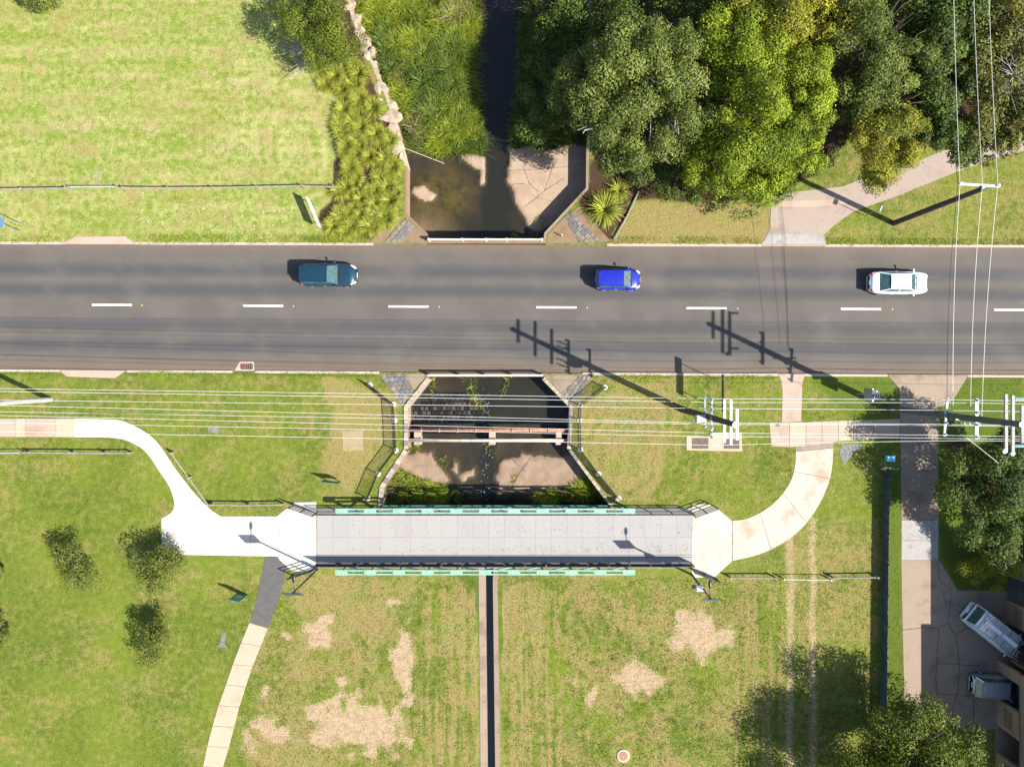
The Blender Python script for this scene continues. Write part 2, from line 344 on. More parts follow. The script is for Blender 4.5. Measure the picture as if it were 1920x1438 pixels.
# ------------------------------------------------------------------ ground, road, creek
RT = lambda x: 456.5+.0032*x          # road edges in photo pixels
RB = lambda x: 694+.0055*x
NBAS = [(600,-420),(640,-60),(655,20),(672,70),(700,130),(722,180),(740,235),(752,290),(758,312),(758,402),(797,440),(800,RT(800)),(1024,RT(1024)),(1024,440),(1103,355),(1104,285),(1112,200),(1110,-60),(1110,-420)]
SBAS = [(801,RB(801)),(801,707),(758,762),(758,842),(712,912),(708,960),(790,1012),(1060,1012),(1160,962),(1148,946),(1070,842),(1074,762),(1021,707),(1021,RB(1021))]
SLOT = [(907,1005),(930,1005),(925,1085),(929.5,1438),(934,1900),(918,1900),(913,1438),(909.5,1085)]
def tow(l): return [tuple(P(*a).xy) for a in l]
def px_of(x, y): return x*S+NX, -y*S+NY
def make_ground():
    holes = [tow([(-6000,RT(-6000)),(8000,RT(8000)),(8000,RB(8000)),(-6000,RB(-6000))]), tow(NBAS), tow(SBAS), tow(SLOT)]
    xs = np.arange(-44, 42, .33); ys = np.arange(-34, 31, .33)
    X, Y = np.meshgrid(xs, ys); X = X.ravel()+rng.uniform(-.12, .12, X.size); Y = Y.ravel()+rng.uniform(-.12, .12, Y.size)
    pts = [Vector(p) for p in zip(X, Y)]
    for a in np.linspace(-250, 250, 26):
        for b in np.linspace(-250, 250, 26):
            if not (-46 < a < 44 and -36 < b < 33): pts.append(Vector((a, b)))
    edges = []
    for hp in holes:
        o = len(pts); dense = []
        for i in range(len(hp)):
            a, b = Vector(hp[i]), Vector(hp[(i+1) % len(hp)]); n = max(1, int(min((b-a).length, 260)/1.5))
            for k in range(n): dense.append(a.lerp(b, k/n))
        pts += dense; m = len(dense); edges += [(o+i, o+(i+1) % m) for i in range(m)]
    v, e, f, *_ = delaunay_2d_cdt(pts, edges, [], 0, 1e-4)
    V = np.array([(p.x, p.y, 0) for p in v]); F = np.array([t for t in f if len(t) == 3])
    C = V[F].mean(1); ok = np.abs(C).max(1) < 251
    for hp in holes: ok &= ~inpoly(C[:, 0], C[:, 1], hp)
    F = F[ok]; used = np.zeros(len(V), bool); used[F.ravel()] = True; idx = np.cumsum(used)-1
    V = V[used]; F = idx[F]
    a = V[F]; cr = (a[:,1,0]-a[:,0,0])*(a[:,2,1]-a[:,0,1])-(a[:,1,1]-a[:,0,1])*(a[:,2,0]-a[:,0,0]); F[cr < 0] = F[cr < 0][:, ::-1]
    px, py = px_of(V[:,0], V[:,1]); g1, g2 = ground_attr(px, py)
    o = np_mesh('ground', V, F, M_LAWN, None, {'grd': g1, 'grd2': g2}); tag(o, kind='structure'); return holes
SOIL = [(505,1385,58,36),(690,1362,95,48),(600,1388,62,22),(598,1192,32,26),(612,1162,16,16),(755,1228,17,52),(1312,1182,54,42),(1195,1272,52,24),(1175,1255,20,18),(588,1336,14,20),
        (740,1128,14,9),(540,1190,10,8),(640,1276,10,10),(500,1300,8,12),(1080,1275,10,12),(1110,1300,14,22),(360,0,30,9),(385,140,16,14),(150,235,40,12),(270,240,45,14),(420,275,60,9),(60,262,16,7),(20,262,16,9),(490,165,14,20),(440,150,16,14),(180,330,12,20)]
DRYP = [([(1090,700),(1270,700),(1290,790),(1200,960),(1150,940),(1075,840),(1075,760)], .30),([(600,700),(745,740),(735,850),(660,940),(600,880),(620,780)], .38),
        ([(1180,380),(1447,380),(1447,460),(1140,460)], .50),([(540,1085),(735,1085),(720,1200),(560,1230)], .20),([(860,1090),(900,1130),(900,1440),(830,1440),(830,1150)], .14),
        ([(938,1100),(1000,1090),(990,1440),(938,1440)], .16),([(440,90),(640,100),(640,320),(430,340)], .10),([(1480,1000),(1640,1000),(1640,1230),(1480,1230)], .12)]
LUSH = [([(0,697),(700,699),(690,708),(0,706)], .8),([(860,1078),(908,1078),(908,1200),(890,1140)], 1),([(930,1078),(1010,1078),(950,1110),(938,1300),(930,1300)], 1),([(1664,880),(1690,880),(1700,1320),(1660,1320)], 1.1),
        ([(1510,705),(1690,705),(1690,790),(1600,790)], .8),([(1760,700),(1920,700),(1920,1110),(1795,1110),(1760,1030)], 1.1),([(560,440),(640,440),(640,460),(560,460)], .8),([(640,1078),(700,1078),(690,1090),(640,1088)], .9),([(1110,715),(1160,705),(1130,730),(1090,760)], .8),([(1180,1078),(1290,1078),(1290,1084),(1180,1084)], .8)]
def ground_attr(px, py):
    n = len(px); soil = np.zeros(n); dry = np.full(n, .36); lush = np.zeros(n); hs = np.zeros(n); vs = np.zeros(n); br = np.zeros(n)
    nz = vnoise(px, py, 1/40, 1)-.5; nz2 = vnoise(px, py, 1/14, 2)-.5
    dry[(py < 457) & (px < 700)] = .46; hs[(py < 457) & (px < 660)] = 1
    sw = (py > 850) & (px < 470); dry[sw] = .30+.35*nz[sw]
    dry[(py > 700) & (py <= 850) & (px < 700)] = .36
    sc = (py > 1075) & (px > 470) & (px < 1460); dry[sc] = .52; dry[sc] += .5*nz[sc]
    vs[(py > 1100) & (((px > 770) & (px < 905)) | ((px > 932) & (px < 1060)) | ((px > 1380) & (px < 1470)))] = .9
    dry[(py > 960) & (px > 1460)] = .42
    dry[(py < 470) & (px > 1540)] = .46
    for cx, cy, r0, r1 in ((1010,1260,40,130),(1170,835,60,190),(820,1180,30,90),(1120,1170,40,120),(650,1240,20,80),(1180,1415,30,110),(560,280,40,110)):
        rr = np.hypot(px-cx, (py-cy)*.8)+nz*22; dry += .17*np.sin(rr*.27+nz2*2)*sstep(r1, r1-30, rr)*sstep(r0-25, r0, rr)
    dry += .06*np.sin((py+nz*40)*.19+px*.004+nz2*2)*(py < 350)*(px < 640)
    for poly, a in DRYP: dry += a*sstep(-8, 12, sdpoly(px+nz*20, py+nz*20, poly))
    for poly, a in LUSH:
        q = sstep(-5, 8, sdpoly(px+nz2*8, py+nz2*8, poly)); lush = np.maximum(lush, a*q); dry -= q*.3
    for cx, cy, rx, ry in SOIL:
        d = np.hypot((px-cx)/rx, (py-cy)/ry)+nz*1.0+nz2*1.1; k = .70 if py is not None and cy > 600 else .46
        soil = np.maximum(soil, k*sstep(1.55, .45, d))
    for x0, wd in ((1480, 9), (1524, 8)):
        xc = x0+nz*6+(py-1000)*.003; soil = np.maximum(soil, .56*sstep(wd+9, wd-7, np.abs(px-xc))*(py > 968))
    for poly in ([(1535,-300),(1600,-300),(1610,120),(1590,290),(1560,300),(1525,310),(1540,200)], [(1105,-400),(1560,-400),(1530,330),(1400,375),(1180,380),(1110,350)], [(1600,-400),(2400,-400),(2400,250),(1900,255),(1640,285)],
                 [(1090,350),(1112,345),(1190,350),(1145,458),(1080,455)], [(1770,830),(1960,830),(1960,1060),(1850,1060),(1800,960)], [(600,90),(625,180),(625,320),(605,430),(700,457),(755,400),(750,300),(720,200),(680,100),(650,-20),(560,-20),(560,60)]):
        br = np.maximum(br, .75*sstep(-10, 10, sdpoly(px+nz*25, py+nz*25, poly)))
    o = np.ones(n); return np.stack([soil, dry, lush, o], 1), np.stack([hs, vs, br, o], 1)
HOLES = make_ground()

def strip(name, poly, z0, z1, m, kind='structure', parent=None):
    o = MB().prism(tow(poly), z0, z1).build(name, m, parent); 
    if parent is None: tag(o, kind=kind)
    return o
ROADZ = -.10
xs = [-6000, -1500]+list(range(-200, 2200, 200))+[3500, 8000]
mb = MB()
for a, b in zip(xs[:-1], xs[1:]):
    mb.add([P(a,RT(a)-1).xy.to_3d()+Vector((0,0,ROADZ)), P(a,RB(a)+1).xy.to_3d()+Vector((0,0,ROADZ)), P(b,RB(b)+1).xy.to_3d()+Vector((0,0,ROADZ)), P(b,RT(b)-1).xy.to_3d()+Vector((0,0,ROADZ))], [(0,1,2,3)])
tag(mb.build('road', M_ROAD), kind='structure')
road_slab = MB().prism(tow([(790,RT(790)+.5),(1035,RT(1035)+.5),(1035,RB(1035)-.5),(790,RB(790)-.5)]), -.75, ROADZ-.02).build('road_bridge_slab', M_WALL)
tag(road_slab, 'concrete slab carrying the road over the creek', 'bridge slab')
def kerb(name, f, x0, x1, side):
    mb = MB(); n = max(1, int((x1-x0)/120))
    for i in range(n):
        a = x0+(x1-x0)*i/n; b = x0+(x1-x0)*(i+1)/n
        mb.prism(tow([(a, f(a)-3.2*side), (b, f(b)-3.2*side), (b, f(b)+1.5*side), (a, f(a)+1.5*side)]), -.3, .02+.004*(i % 2))
    return tag(mb.build(name, M_KERB), kind='structure')
for f, x0, x1, s in ((RT,-300,118,1),(RT,253,700,1),(RT,1138,1428,1),(RT,1546,2300,1),(RB,-300,112,-1),(RB,238,436,-1),(RB,478,711,-1),(RB,1092,1459,-1),(RB,1508,1664,-1),(RB,1815,2300,-1)):
    kerb('kerb', f, x0, x1, s)
for i, x in enumerate((171, 455, 728, 1006, 1288, 1578, 1866)):
    y = 571.5+.0055*(x-171); L = 75
    tag(MB().prism(tow([(x,y-1.7),(x+L,y-1.7+.4),(x+L,y+1.7+.4),(x,y+1.7)]), ROADZ, ROADZ+.006).build('lane_dash', M_WHITE), kind='structure')
    if i < 6:
        mk = MB().lathe(P(x+95, y+1, ROADZ), [(.06,0),(.055,.02),(.03,.025)], 8).build('road_marker', mat('amber_marker', (.55,.36,.08), .4))
        tag(mk, 'small amber raised marker on the centre line', 'road marker', 'centre line markers')
tag(MB().prism(tow([(115,RT(115)+1),(140,444.5),(235,443.5),(255,RT(255)+1)]), -.1, .025).build('old_driveway_crossing', M_PATHP), kind='structure')
tag(MB().prism(tow([(110,RB(110)-1),(125,706),(215,709),(238,RB(238)-1)]), -.1, .025).build('old_driveway_crossing', M_PATHP), kind='structure')

# creek bed height field
DRYN = [[(857,285),(868,277),(890,276),(904,281),(904,330),(896,337),(890,325),(893,305),(880,300)],[(764,352),(770,343),(790,337),(800,348),(818,360),(822,368),(806,371),(780,366)],
        [(953,268),(1112,262),(1112,352),(1060,392),(1010,430),(990,422),(980,395),(962,360),(953,330)]]
DRYS = [[(700,880),(742,852),(780,846),(806,850),(812,866),(826,885),(832,898),(825,912),(790,922),(700,925)],[(836,882),(858,860),(850,892)],[(846,892),(888,879),(892,905),(860,910)],
        [(942,864),(977,851),(996,862),(1012,854),(1052,858),(1068,842),(1120,900),(1100,925),(960,925),(930,940),(932,885)]]
BANK = [([(560,-430),(905,-430),(905,30),(890,60),(888,180),(912,240),(908,272),(757,276),(740,235),(700,130),(640,-60)], .75),([(985,-430),(1120,-430),(1118,200),(1108,262),(955,264),(958,210),(972,120),(982,0)], .6)]
WZ = -1.5
BPOLY = [(590,-430),(1125,-430),(1125,RT(0)+10),(1040,480),(1040,690),(1180,760),(1180,1025),(690,1025),(690,760),(785,690),(785,480),(740,460),(740,310)]
BPOLY_W = tow(BPOLY)
STREAMC = [(935,-430),(945,0),(925,120),(930,260),(930,440),(925,700),(908,760),(908,830),(912,880),(915,1010)]
def bed():
    st = .22; xs = np.arange(P(585,0).x, P(1185,0).x, st); ys = np.arange(P(0,1030).y, P(0,-440).y, st)
    X, Y = np.meshgrid(xs, ys); px, py = px_of(X, Y); n1 = vnoise(px, py, 1/22, 5)-.5; n2 = vnoise(px, py, 1/7, 6)-.5
    z = np.full(X.shape, -1.64)+n1*.05; dry = np.zeros(X.shape); alg = np.zeros(X.shape); tan = np.zeros(X.shape)
    z -= .25*sstep(60, 25, np.abs(px-928))*(py < 450)
    qx, qy = px+n1*14+n2*5, py+n1*14+n2*5
    for p in DRYN: q = sstep(-4, 4, sdpoly(qx, qy, p)); z = np.maximum(z, -1.64+q*.22); dry = np.maximum(dry, q); tan = np.maximum(tan, q)
    for p in DRYS: q = sstep(-5, 5, sdpoly(qx, qy, p)); z = np.maximum(z, -1.64+q*.20); dry = np.maximum(dry, q)
    q = sstep(60, 0, np.hypot((px-790)/1.3, py-425)); dry = np.maximum(dry, q*.75*(py < 447)); tan = np.maximum(tan, q)
    deep = .9*sstep(38, 22, np.abs(px-929-n1*10-12*(py < 240)*sstep(240, 0, py)))*(py < 470)+.8*sstep(26, 12, np.abs(px-910-n1*10))*(py > 690)*(py < 835)+.85*sstep(20, 9, np.abs(px-912-n1*8))*(py >= 835); deep = np.maximum(deep, .6*(py > 690)*(py < 800)*(px > 920)); deep *= (dry < .3)
    alg = sstep(75, 25, np.hypot((px-825)/1.2, (py-355)))
    for p, h in BANK:
        q = sstep(0, 40, sdpoly(px, py, p)); z = np.maximum(z, -1.64+.2*(q > 0)+q*h+n1*.8*q+n2*.25*q); alg = np.maximum(alg, (q > 0)*1.)
    o = np.ones(X.size); A = np.stack([dry.ravel(), alg.ravel(), tan.ravel(), o], 1)
    ny, nx = X.shape; I = np.arange(nx*ny).reshape(ny, nx)
    F = np.stack([I[:-1,:-1], I[:-1,1:], I[1:,1:], I[1:,:-1]], -1).reshape(-1, 4); V = np.stack([X.ravel(), Y.ravel(), z.ravel()], 1)
    C = V[F].mean(1); F = F[inpoly(C[:,0], C[:,1], BPOLY_W)]
    tag(np_mesh('creek_bed', V, F, M_BED, None, {'grd': A, 'grd2': np.stack([deep.ravel()]*3+[o], 1)}, True), kind='structure')
    def zat(x, y):
        i = int(round((x-xs[0])/st)); j = int(round((y-ys[0])/st)); return float(z[max(0,min(ny-1,j)), max(0,min(nx-1,i))])
    return zat
BEDZ = bed()
tag(MB().add([P(*a).xy.to_3d()+Vector((0,0,WZ)) for a in BPOLY], [tuple(range(len(BPOLY)))]).build('water', M_WATER), kind='structure')
# slot drain south of the footbridge
SLW = tow(SLOT)
tag(MB().add([P(*a).xy.to_3d()+Vector((0,0,-.9)) for a in SLOT], [tuple(range(8))]).build('drain_water', mat('drain_water', (.022,.024,.026), .15, .3, 6, spec=.6)), kind='structure')
for sgn in (0, 1):
    t = [(907,1005),(909.5,1085),(913,1438),(918,1900)] if sgn == 0 else [(930,1005),(925,1085),(929.5,1438),(934,1900)]
    d = -12 if sgn == 0 else 8; mb = MB()
    for a, b in zip(t[:-1], t[1:]):
        i = .9 if sgn == 0 else -.9
        mb.prism(tow([(a[0]+d,a[1]),(b[0]+d,b[1]),(b[0]+i,b[1]),(a[0]+i,a[1])]), -1.0, .03)
    tag(mb.build('drain_lining', M_DRIVE if sgn == 0 else M_WALL), ('pale' if sgn == 0 else 'dark narrow')+' concrete lip along one side of the slot drain', 'drain edge')
# retaining walls along the basins (inside the cut in the ground)
def wall(name, pts, th, z0, z1, m, label, coping=None, cw=.34):
    o = thing(name, label, 'retaining wall', P(*pts[0], 0)); w = [P(*p).xy for p in pts]; mb = MB(); inn = []
    for i in range(len(w)):
        d = (w[min(i+1, len(w)-1)]-w[max(i-1, 0)]).normalized(); inn.append(w[i]+Vector((-d.y, d.x))*th)
    for i in range(len(w)-1): mb.prism([tuple(w[i]), tuple(w[i+1]), tuple(inn[i+1]), tuple(inn[i])], z0, z1-.002*i)
    mb.build('wall_face', m, o)
    if coping:
        for i in range(len(w)-1):
            n = max(1, round((w[i+1]-w[i]).length/cw))
            for k in range(n):
                a, b = w[i].lerp(w[i+1], (k+.04)/n), w[i].lerp(w[i+1], (k+.96)/n); c, d = inn[i].lerp(inn[i+1], (k+.96)/n), inn[i].lerp(inn[i+1], (k+.04)/n)
                e = (a-d)*.12*random.random()
                MB().prism([tuple(a+e), tuple(b+e), tuple(c), tuple(d)], z1-.01, z1+.06+.03*random.random()).build('coping_stone', random.choice([M_COPE, M_COPE, M_SLAB, M_STONE[1]]), o)
    return o
wall('creek_wall', [(758,842),(758,762),(801,707)][::-1], .30, -2, .03, M_WALL, 'stone-capped creek wall beside the west picket fence', M_COPE)
wall('creek_wall', [(758,842),(712,912),(709,962)], .34, -2, .03, M_WALL, 'angled stone-capped creek wall running to the footbridge, west bank', M_COPE, .42)
wall('creek_wall', [(1021,707),(1074,762),(1070,842)][::-1], .28, -2, .03, M_WALL, 'pale stone-capped creek wall beside the east picket fence', M_COPE, .26)
wall('creek_wall', [(1070,842),(1148,946),(1160,965)][::-1], .22, -2, .03, M_WALL, 'angled creek wall running to the footbridge, east bank', M_COPE, .5)
wall('creek_wall', [(758,312),(758,402),(797,440),(797,457)], .2, -2.1, .02, M_WING, 'low wing wall of the pool beside the strap-leaf plants')
wall('creek_wall', [(1112,200),(1104,285),(1103,355),(1024,440),(1024,457)][::1][::-1], .2, -2.1, .04, M_WALL, 'concrete wing wall of the pool below the gum tree')
wall('creek_wall', [(600,-420),(640,-60),(655,20),(672,70),(700,130),(722,180),(740,235),(752,290),(758,312)], .25, -2, -.03, M_ROCK, 'earth and stone bank face behind the rock wall')
wall('creek_wall', [(1110,-420),(1110,-60),(1112,200)][::-1], .25, -2, -.03, M_WALL, 'bank face under the shaded trees')
for y0, y1, nm in ((448.5, 456.8, 'north'), (RB(910)+.5, RB(910)+7.5, 'south')):
    o = MB().prism(tow([(797,y0),(1025,y0),(1025,y1),(797,y1)]), -.8, .06).build('headwall_beam', M_WING)
    tag(o, 'concrete edge beam of the road crossing, under the %s guard rail' % ('double white' if nm == 'north' else 'single white'), 'edge beam')
tag(MB().prism(tow([(702,1004),(1165,1004),(1165,1014),(702,1014)]), -2, -.02).build('abutment_wall', M_WALL), 'low concrete end wall of the creek basin beneath the footbridge', 'abutment')

def area(q): return abs(sum(q[i][0]*q[(i+1)%len(q)][1]-q[(i+1)%len(q)][0]*q[i][1] for i in range(len(q))))/2
def clip(q, poly):
    n = len(poly); a = sum(poly[i][0]*poly[(i+1)%n][1]-poly[(i+1)%n][0]*poly[i][1] for i in range(n))
    if a < 0: poly = poly[::-1]
    for i in range(n):
        (x0, y0), (x1, y1) = poly[i], poly[(i+1)%n]; f = lambda p: (x1-x0)*(p[1]-y0)-(y1-y0)*(p[0]-x0); r = []
        for k in range(len(q)):
            p0, p1 = q[k-1], q[k]; d0, d1 = f(p0), f(p1)
            if (d0 > 0) != (d1 > 0): t = d0/(d0-d1); r.append((p0[0]+(p1[0]-p0[0])*t, p0[1]+(p1[1]-p0[1])*t))
            if d1 > 0: r.append(p1)
        q = r
        if len(q) < 3: return []
    return q
def in_poly1(p, poly): return bool(inpoly(np.array([p[0]]), np.array([p[1]]), poly)[0])
def pitched(name, label, poly, ang, size, base=M_WING, z=.02):
    pw = tow(poly); c = Vector(pw[0]); o = thing(name, label, 'stone paving', (c.x, c.y, 0)); MB().prism(pw, -.25, z).build('mortar_bed', base, o)
    ca, sa = math.cos(ang), math.sin(ang); cx = sum(p[0] for p in pw)/len(pw); cy = sum(p[1] for p in pw)/len(pw); n = int(7/size)
    for i in range(-n, n):
        for j in range(-n, n):
            u, v = (i+.5*(j % 2))*size*1.25, j*size; w_ = size*random.uniform(.95, 1.15); h_ = size*random.uniform(.78, .9)
            q = []
            for a, b in ((-1,-1),(1,-1),(1,1),(-1,1)):
                x, y = u+a*w_/2+random.uniform(-.03,.03), v+b*h_/2+random.uniform(-.03,.03); q.append((cx+x*ca-y*sa, cy+x*sa+y*ca))
            q = clip(q, pw)
            if len(q) > 2 and area(q) > size*size*.15: MB().prism(q, z-.02, z+.03+.03*random.random()).build('stone', random.choice(M_STONE), o)
pitched('stone_pitching', 'blue-grey stone paving between strap-leaf plants and white guard rail', [(719,456),(761,410),(778,424),(752,456)], R(50), .36)
pitched('stone_pitching', 'stone paving strip between the round strap-leaf plant and the brown concrete', [(1058,407),(1071,399),(1130,455),(1085,455)], R(-43), .36)
pitched('stone_pitching', 'stone paving by the west end of the single guard rail', [(711,701),(740,742),(753,761),(777,731),(759,701)], R(-50), .34)
pitched('stone_pitching', 'weedy stone paving by the east end of the single guard rail', [(1090,703),(1112,703),(1077,759),(1052,738)], R(55), .34)
for poly, lb in (([(752,456),(778,424),(797,440),(797,456)], 'dark stained concrete wedge between stone paving and double guard rail'), ([(1026,456),(1026,442),(1058,407),(1085,456)], 'brown stained concrete wedge with a short post'),
                 ([(692,456),(735,413),(757,404),(719,456)], 'brown concrete apron at the foot of the strap-leaf bed'), ([(759,701),(776,731),(799,707),(797,701)], 'tan concrete wedge west of the single guard rail'),
                 ([(1025,703),(1025,708),(1052,738),(1090,703)], 'tan concrete wedge east of the single guard rail'), ([(1071,399),(1085,388),(1145,452),(1130,455)], 'stained concrete edge below the round strap-leaf plant')):
    tag(MB().prism(tow(poly), -.3, .03+.003*random.random()).build('concrete_wedge', M_WING if 'tan' not in lb else M_WALL), lb, 'concrete apron')
M_WETB = mat('wet_basalt', (.026,.025,.026), .4, .4, 6)
# stone sets on the bed between the road and the pipes
o = thing('creek_paving', 'rows of wet stone sets on the creek bed beside the pipes', 'stone paving', P(835, 770, -1.62))
for j in range(7):
    for i in range(17):
        x, y = 765+i*8.6+(j % 2)*4+random.uniform(-.8,.8), 742+j*8.6
        if x > 898+j*2 or (j < 3 and x < 775+12*(3-j)): continue
        c = P(x, y); MB().box((c.x, c.y, -1.565-.05*random.random()), (random.uniform(.26,.33), random.uniform(.25,.32), .18), random.uniform(-.14,.14)).build('stone', random.choice([mat('wet_brown_stone', (.050,.034,.026), .5, .4, 6), M_WETB, M_WETB, mat('wet_grey_stone', (.045,.045,.046), .4, .4, 6)]), o)

# ------------------------------------------------------------------ paths, driveway
def slabs(name, left, right, m, z=.022, gap=.035, kind=None, mats=None):   # matching left/right edge points, one slab between successive pairs
    o = thing(name, None, None, P(*left[0])); tag(o, kind='structure')
    for i in range(len(left)-1):
        a, b, c, d = (P(*q).xy for q in (left[i], left[i+1], right[i+1], right[i]))
        L = (b-a).length; e = min(.3, gap/max(L, .1)); a2, b2 = a.lerp(b, e/2), b.lerp(a, e/2); d2, c2 = d.lerp(c, e/2), c.lerp(d, e/2)
        MB().prism([tuple(a2), tuple(b2), tuple(c2), tuple(d2)], -.12, z+.006*random.random()).build('slab', mats[i % len(mats)] if mats else m, o)
    MB().prism([tuple(P(*q).xy) for q in left]+[tuple(P(*q).xy) for q in reversed(right)], -.15, z-.016).build('joint_filler', M_WING, o)
    return o
def dens(pts, k):
    r = []
    for i in range(len(pts)-1):
        a, b = Vector(pts[i]), Vector(pts[i+1])
        for q in range(k): r.append(tuple(a.lerp(b, q/k)))
    return r+[pts[-1]]
def smooth_line(pts, k=5):
    pts = [Vector(p) for p in pts]; r = []
    for i in range(len(pts)-1):
        p0, p1, p2, p3 = pts[max(i-1,0)], pts[i], pts[i+1], pts[min(i+2,len(pts)-1)]
        for q in range(k):
            t = q/k; r.append(tuple(.5*((2*p1)+(p2-p0)*t+(2*p0-5*p1+4*p2-p3)*t*t+(3*p1-p0-3*p2+p3)*t**3)))
    return r+[tuple(pts[-1])]
top = smooth_line([(140,785),(200,786),(228,789),(255,800),(282,817),(302,838),(330,880),(365,925),(395,955),(415,968)])
bot = smooth_line([(303,972),(322,960),(327,942),(318,913),(300,885),(280,855),(262,838),(235,825),(200,820),(140,819.5)])
strip('footpath', top+[(519,968),(553,942),(593,941),(593.5,1073),(586,1073),(548,1070),(525,1050),(520,1042.5),(497,1042.5),(303.5,1039)]+bot, -.1, .024, M_PATHW)
slabs('footpath', [(-120,785),(-30,785),(30,785),(48,785),(105,785),(140,785)], [(-120,819),(-30,819),(30,819),(48,819),(105,819.3),(140,819.5)], M_PATHP, mats=[M_PATHW, M_PATHP, M_SLAB, M_PATHP, M_SLAB])
strip('footpath', [(1297.5,945),(1330,945),(1345,953),(1373,977),(1372.5,1052),(1340,1081),(1297.5,1083)], -.1, .024, concrete('cream_concrete', (.38, .34, .285), (.28, .20, .14, 1), .6, .6))
inn = smooth_line([(1373.5,976.5),(1404,971),(1438,953),(1466,927),(1484,898),(1491,870),(1492,847)]); out = smooth_line([(1373.5,1051),(1420,1040),(1460,1022),(1500,993),(1530,955),(1552,910),(1560,875),(1562,840)])
g = concrete('stained_pale_concrete', (.37, .315, .26), (.27, .175, .11, 1), .8, .5)
strip('footpath', inn+out[::-1], -.1, .026, g)
strip('footpath', [(1490,838.5),(1492,846.3),(1562,839),(1563,829)], -.1, .018, M_DRIVE)
slabs('footpath', [(1442,793),(1480,792.5),(1511,791.5),(1541,790),(1572,789),(1600,788),(1638,787),(1687,785)], [(1446,836),(1480,838),(1511,836),(1541,832),(1572,827),(1600,825),(1638,823),(1687,820)], M_PATHP, mats=[M_PATHP, M_SLAB, M_PATHP])
strip('footpath', [(1459,RB(1459)-1),(1509,RB(1509)-1),(1504,720),(1502,790.5),(1466,792),(1467,730),(1464,712)], -.1, .022, M_PATHP)
strip('footpath', [(497.5,1043),(520,1043),(525,1050.5),(540,1061),(522,1125),(503,1176),(468,1166),(478,1135),(490,1080)], -.1, .020, M_ASPH2)
lf = [(468,1167),(452,1205),(437,1245),(424,1283),(410,1322),(399,1360),(389,1398),(381,1436),(374,1474),(368,1512)]; rt = [(502,1177),(489,1211),(474,1248),(461,1287),(449,1325),(439,1363),(429,1401),(418,1438),(412,1476),(408,1514)]
slabs('footpath', lf, rt, M_SLAB, z=.03)
strip('footpath', [(1453,364),(1530,356),(1580,350),(1614,337),(1697,312),(1767,283),(1877,268),(2100,215),(2100,240),(1887,291),(1800,320),(1684,367),(1600,397),(1567,420),(1545,440),(1548,RT(1548)+1),(1427,RT(1427)+1),(1443,430),(1447,372)], -.1, .024, M_NEPATH)
strip('footpath_patch', [(1455,378),(1580,374),(1588,383),(1520,389),(1458,388)], .0, .03, M_PATHP)
strip('footpath_patch', [(1427,457.6),(1443,439),(1545,441),(1549,457.6)], .0, .032, M_DRIVEP)
# driveway
strip('driveway', [(1664,RB(1664)-1.5),(1816,RB(1816)-1.5),(1790,745),(1775,760),(1759,762),(1759,974),(1690,974),(1687,730)], -.1, .02, M_DRIVE)
slabs('driveway', [(1690,974.5),(1690,1013),(1690,1050)], [(1759,974.5),(1759,1013),(1759,1050)], M_DRIVEP, z=.024)
strip('driveway', [(1690,1050.5),(1762,1050.5),(1795,1107),(1886,1107),(2150,1107),(2150,1500),(1866,1500),(1866,1366),(1813,1372),(1760,1345),(1698,1330),(1695,1297),(1691,1123)], -.1, .016, M_DRIVE)
def cracks(name, lines, z, wd, label):
    mb = MB()
    for ln in lines:
        p = [P(*q).xy for q in ln]; q2 = []
        for a, b in zip(p[:-1], p[1:]):
            n = max(1, int((b-a).length/.25)); q2 += [a.lerp(b, k/n)+Vector((random.uniform(-.03,.03), random.uniform(-.03,.03))) for k in range(n)]
        q2.append(p[-1])
        for a, b in zip(q2[:-1], q2[1:]):
            d = (b-a).normalized(); nn = Vector((-d.y, d.x))*wd*random.uniform(.6,1.2)/2
            mb.add([(*(a-nn), z), (*(b-nn), z), (*(b+nn), z), (*(a+nn), z)], [(0,1,2,3)])
    return tag(mb.build(name, mat('crack_fill', (.03,.026,.02), .95)), kind='structure')
cracks('path_joint', [[(1373.2,978),(1372.8,1051)],[(1425,962),(1445,1029)],[(1468,925),(1511,979)],[(1488,884),(1556,898)]], .034, .025, '')
cracks('path_joint', [[(228,789),(233,824)],[(282,817),(264,839)],[(325,873),(302,887)],[(366,926),(326,940)],[(415,969),(415,1040)],[(470,969),(470,1041)],[(525,966),(525,1048)]], .032, .02, '')
cracks('driveway_crack', [[(1758,1050),(1760,1080),(1764,1090),(1785,1105),(1780,1140),(1777,1168),(1791,1190),(1797,1225),(1799,1260),(1795,1300)],[(1777,1168),(1758,1178),(1730,1176),(1692,1180)],[(1791,1190),(1815,1173)],[(1760,1180),(1757,1225),(1754,1270),(1757,1300)],[(1765,1105),(1775,1135)],[(1757,1243),(1838,1248)],[(1757,1300),(1870,1306)],[(1795,1300),(1785,1330),(1792,1370)],[(1826,1306),(1825,1350),(1815,1365)]], .0225, .042, '')

cracks('apron_joint', [[(953,311),(985,310),(1030,307),(1098,300)],[(985,268),(983,310),(992,335),(1010,352)],[(955,338),(985,336)],[(1035,270),(1037,306),(1022,350),(1008,362),(985,380)],[(1022,350),(1060,325)],[(1008,362),(1040,372)]], -1.385, .022, '')
cracks('apron_joint', [[(834,880),(850,905),(870,940),(880,955)],[(996,862),(975,890),(960,915),(945,948)],[(955,862),(985,888)]], -1.405, .03, '')

